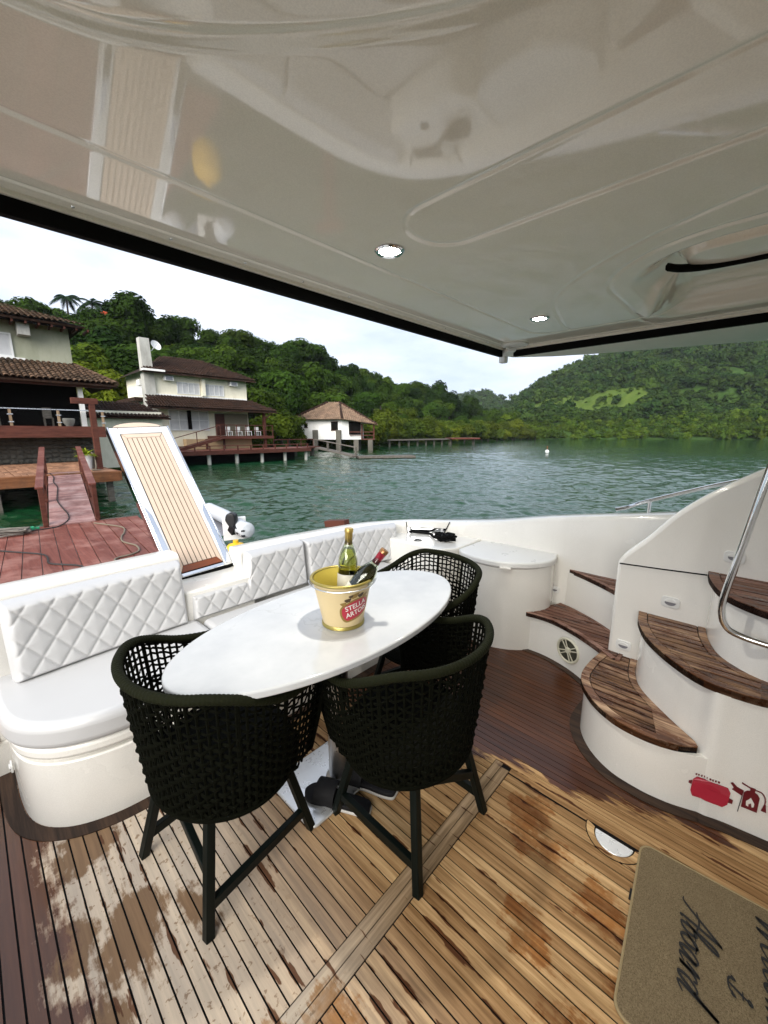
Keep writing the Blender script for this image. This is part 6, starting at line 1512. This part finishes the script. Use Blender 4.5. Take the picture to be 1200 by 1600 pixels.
# individual trees on the left hill, nearest the eye first on a jittered grid
cnt = 0
rows = [(.02, 2.0), (.12, 1.0), (.22, 1.05), (.33, 1.05), (.45, 1.1), (.58, 1.1), (.71, 1.1), (.85, 1.15), (.985, 1.1)]
for ri, (v, s_) in enumerate(rows):
    u = -60 + (ri % 2) * 14
    while u < 800:
        x_, y_, z_ = L1.pt(u, min(.995, v + rnd.uniform(-.045, .045))); d = math.hypot(x_, y_)
        stepu = 632 * 5.4 / d * .62
        k = rnd.choices(range(6), [5, 4, 5, 3, 1.0 if v > .3 else 2.5, 3])[0]
        if u > 590 and v < .3: k = rnd.choice((6, 7, 3))
        if not (ri == 0):
            put_tree(k, (x_, y_, z_ - .3), rnd.uniform(.62, 1.2) * (1.0 if d < 130 else 1.15) * (1.35 if rnd.random() < .12 else 1), 'mangroves along the shore' if k > 5 else 'trees on the left hillside', SHORT[k] + ' ' + zone(u, v)); cnt += 1
        u += stepu * rnd.uniform(.75, 1.3)
print('hill trees', cnt)
# pale tree crowns between the houses
for px, d, z, s_, k in ((150, 43, 6.6, 1.1, 4), (185, 45, 5.2, 1.1, 4), (120, 46, 7.6, 1.05, 4), (165, 50, 9.2, 1.15, 4), (205, 47, 3.0, .9, 2), (225, 52, 8.5, 1.0, 2)):
    p = at(px, 677, d); put_tree(k, (p.x, p.y, z - KINDS[k][2] * s_ + .5), s_, 'pale trees between the houses', ['pale yellow-green tree between the houses nearest the veranda roof', 'pale yellow-green tree beside the cream house chimney', 'pale yellow-green tree right behind the veranda house corner', 'pale yellow-green tree highest of those between the houses', 'darker tree between the houses down by the shed', 'darker tree behind the concrete chimney'][[150, 185, 120, 165, 205, 225].index(px)])
for px, d, z, s_, k in ((405, 51, 2.0, .9, 4), (425, 52, 1.2, 1.0, 4), (398, 56, 4.5, 1.0, 3), (440, 54, 1.8, 1.0, 6), (450, 58, 2.2, 1.1, 7)):
    p = at(px, 677, d); put_tree(k, (p.x, p.y, z - KINDS[k][2] * s_ + .5), s_, 'pale trees right of the cream house', ['light green tree touching the right end of the cream house roof', 'light green bush right of the balcony corner post', 'mid green tree above the right end of the cream house', 'small mangrove right of the cream house balcony', 'broad mangrove just left of the boathouse'][[405, 425, 398, 440, 450].index(px)])
# mangrove belt
for i in range(64):
    t = i / 63; u = 452 + 385 * t + rnd.uniform(-3, 3); df = float(interp(L1.foot, u)); k = 6 if rnd.random() < .5 else 7
    p = at(u, 677, df + (2.0 if i % 2 else 7.5) + rnd.uniform(-1, 1)); s_ = rnd.uniform(.85, 1.25) * (1 + .35 * t)
    put_tree(k, (p.x, p.y, WZ - .3 + (0 if i % 2 else 1.2)), s_, 'mangroves along the shore', ('small' if k == 6 else 'broad') + ' olive mangrove ' + ('in front ' if i % 2 else 'in the second row ') + ('beside the boathouse' if t < .3 else 'behind the long jetty' if t < .7 else 'at the head of the bay'))

# palms on the skyline
MAT['palmleaf'] = leafmat('palm_leaf', (0.0060, 0.0192, 0.0096), (0.0168, 0.0420, 0.0180))
def palm(loc, h, label):
    t = root('palm_tree', label, 'palm tree', tuple(loc), 'palms on the skyline')
    lp = Vector(loc); top = lp + Vector((.2, .1, h))
    MB().tube(crom([lp, lp + Vector((.1, .0, h * .5)), top], 6), [.26 - .012 * i for i in range(13)], 9).build('trunk', MAT['bark'], t)
    for k in range(17):
        a = k * 2.4 + rnd.uniform(-.2, .2); el = rnd.uniform(-.15, .95); ln = rnd.uniform(3.2, 4.0); mb = MB(); spine = []
        for i in range(11):
            s_ = i / 10; spine.append(top + Vector((math.cos(a) * ln * s_ * math.cos(el * .8), math.sin(a) * ln * s_ * math.cos(el * .8), ln * (math.sin(el) * s_ - .75 * s_ * s_))))
        mb.tube(spine, [.05 - .004 * i for i in range(11)], 4); side = Vector((-math.sin(a), math.cos(a), 0))
        for i in range(1, 41):
            s_ = i / 41 * 10; j = min(9, int(s_)); q = spine[j].lerp(spine[j + 1], s_ - j); dd = (spine[j + 1] - spine[j]).normalized(); l = .95 * math.sin(math.pi * (.12 + .84 * i / 41))
            for sg_ in (-1, 1):
                e_ = q + side * sg_ * l * .8 + dd * l * .55 - Vector((0, 0, l * .45)); mb.add([q - dd * .06, q + dd * .06, e_], [(0, 1, 2)])
        mb.build('frond', MAT['palmleaf'], t, 0, recalc=False)
p = at(107, 500, 90); palm((p.x, p.y, p.z - 1.5), at(107, 464, 90).z - p.z + 1.5, 'left and taller of the two palms on the skyline')
p = at(146, 505, 90); palm((p.x, p.y, p.z - 1.5), at(146, 473, 90).z - p.z + 1.5, 'right and lower of the two palms on the skyline')
fl_ = leafmat('red_blossom', (.16, .03, .02), (.34, .09, .06))
fv, ff = crown_arrays(rnd, 2.0, 1.3, 900, .4, 8); cm = bpy.data.meshes.new('crown'); cm.from_pydata([tuple(v) for v in fv], [], ff); cm.materials.append(fl_)
p = at(162, 496, 89); t = root('flowering_tree', 'small red-blossomed tree below the skyline palms', 'tree', tuple(p)); o = link(cm, 'crown', t, True); MB().tube([p - Vector((0, 0, 3)), p], .1, 6).build('trunk', MAT['bark'], t)

# far forest: one mass of crowns per hill
def forest(name, label, pts, mat, nl=70, leaf=1.25, seed=1, sc=(1.0, 1.5)):
    r2 = random.Random(seed); protos = []
    for k in range(6):
        vs, fs = crown_arrays(r2, 3.2, 2.7, nl, leaf, 7, up=.5); protos.append((np.array([tuple(v) for v in vs]), fs))
    V = []; F = []; T = []; off = 0
    for (x_, y_, z_, s_) in pts:
        b, fs = protos[r2.randrange(6)]; a = r2.uniform(0, 6.28); c_, s2 = math.cos(a), math.sin(a); sx = s_ * r2.uniform(.85, 1.2); sz = s_ * r2.uniform(.8, 1.35)
        P = np.stack([(b[:, 0] * c_ - b[:, 1] * s2) * sx, (b[:, 0] * s2 + b[:, 1] * c_) * sx, b[:, 2] * sz], -1) + np.array((x_, y_, z_ + 2.6 * sz))
        V.append(P); F += [tuple(i + off for i in f) for f in fs]; off += len(b); T.append(np.full(len(b), r2.random()))
    V = np.concatenate(V); me_ = bpy.data.meshes.new(name); me_.from_pydata(V.tolist(), [], F); at_ = me_.attributes.new('tint', 'FLOAT', 'POINT'); at_.data.foreach_set('value', np.concatenate(T).astype(np.float32)); me_.update(); me_.materials.append(mat)
    o = link(me_, name); tag(o, label, 'forest', None, 'stuff'); return o
MAT['farleaf'] = leafmat('far_forest_leaf', (0.0130, 0.0360, 0.0086), (0.0374, 0.0792, 0.0187), attr=True)
MAT['farleaf2'] = leafmat('shore_forest_leaf', (0.0245, 0.0612, 0.0072), (0.0612, 0.1152, 0.0144), attr=True)
pts = []; meadow = []
def in_meadow(u, v): 
    q = (u - 905) / 95; w = (v - .325 - .03 * math.sin(u * .03)) / .075; return q * q + w * w < 1.0
for i in range(4300):
    u = rnd.uniform(770, 1300); v = rnd.uniform(.12, 1.0) ** 1.0
    if in_meadow(u, v) and rnd.random() < .9: continue
    x_, y_, z_ = L4.pt(u, v); pts.append((x_, y_, z_ - 1.0, (rnd.uniform(.8, 1.35) + (.6 if rnd.random() < .08 else 0)) * (1.1 if v > .5 else .95)))
forest('mountain_forest', 'dense dark forest covering the right mountain', pts, MAT['farleaf'], 80, 1.45, 2)
pts = []
for i in range(420):
    u = rnd.uniform(790, 1300); v = rnd.uniform(.0, .13) ** 1.0; x_, y_, z_ = L4.pt(u, v); k = 1 + .5 * max(0, (u - 1000) / 200); pts.append((x_, y_, z_ - .8, rnd.uniform(.6, .95) * k))
for i in range(190):
    u = rnd.uniform(800, 1012); v = rnd.uniform(.22, .43); x_, y_, z_ = L4.pt(u, v); pts.append((x_, y_, z_ + .6, rnd.uniform(.16, .42)))
forest('shore_forest', 'brighter green trees along the far shore', pts, MAT['farleaf2'], 170, .95, 3)
pts = []
for i in range(420): u = rnd.uniform(520, 800); x_, y_, z_ = L2.pt(u, rnd.uniform(.2, 1)); pts.append((x_, y_, z_ - 1, rnd.uniform(.9, 1.4)))
for i in range(700): u = rnd.uniform(640, 900); x_, y_, z_ = L3.pt(u, rnd.uniform(.3, 1)); pts.append((x_, y_, z_ - 1, rnd.uniform(1.2, 2.0)))
forest('distant_forest', 'wooded slopes of the distant hills at the head of the bay', pts, MAT['farleaf'], 50, 1.7, 4)
# undergrowth between the hillside trees
pts = []
for i in range(520): u = rnd.uniform(-60, 800); x_, y_, z_ = L1.pt(u, rnd.uniform(.0, 1.0)); pts.append((x_, y_, z_ - 1.6, rnd.uniform(.5, .8)))
forest('hill_undergrowth', 'tangled undergrowth between the trees of the left hill', pts, leafmat('undergrowth_leaf', (0.0120, 0.0336, 0.0054), (0.0360, 0.0750, 0.0108), attr=True), 170, .62, 6)
# grassy clearing on the mountain
md = MB(); P = [[tuple(Vector(L4.pt(u, v)) + Vector((0, 0, 1.2))) for v in np.linspace(.22, .44, 14)] for u in np.linspace(800, 1010, 40)]
o = md.loft(P).build('grass_clearing', MAT['meadow'], None, 60, recalc=False); tag(o, 'bright grassy clearing low on the right mountain', None, None, 'structure')

# ------------------------------------------------------------------ thin sea haze
hz = MB().box(-500, 1500, -1200, 1500, WZ - 1.5, 130).build('haze', MAT['gel'], None, 0)
hm = bpy.data.materials.new('haze_air'); hm.use_nodes = True; hn = hm.node_tree.nodes; hn.remove(hn['Principled BSDF'])
pv = hn.new('ShaderNodeVolumePrincipled'); pv.inputs['Color'].default_value = (.86, .93, 1, 1); pv.inputs['Density'].default_value = .00010; pv.inputs['Anisotropy'].default_value = .1
hm.node_tree.links.new(pv.outputs[0], hn['Material Output'].inputs['Volume']); hz.data.materials.clear(); hz.data.materials.append(hm)
tag(hz, 'thin pale haze over the bay softening the far hills', None, None, 'stuff')
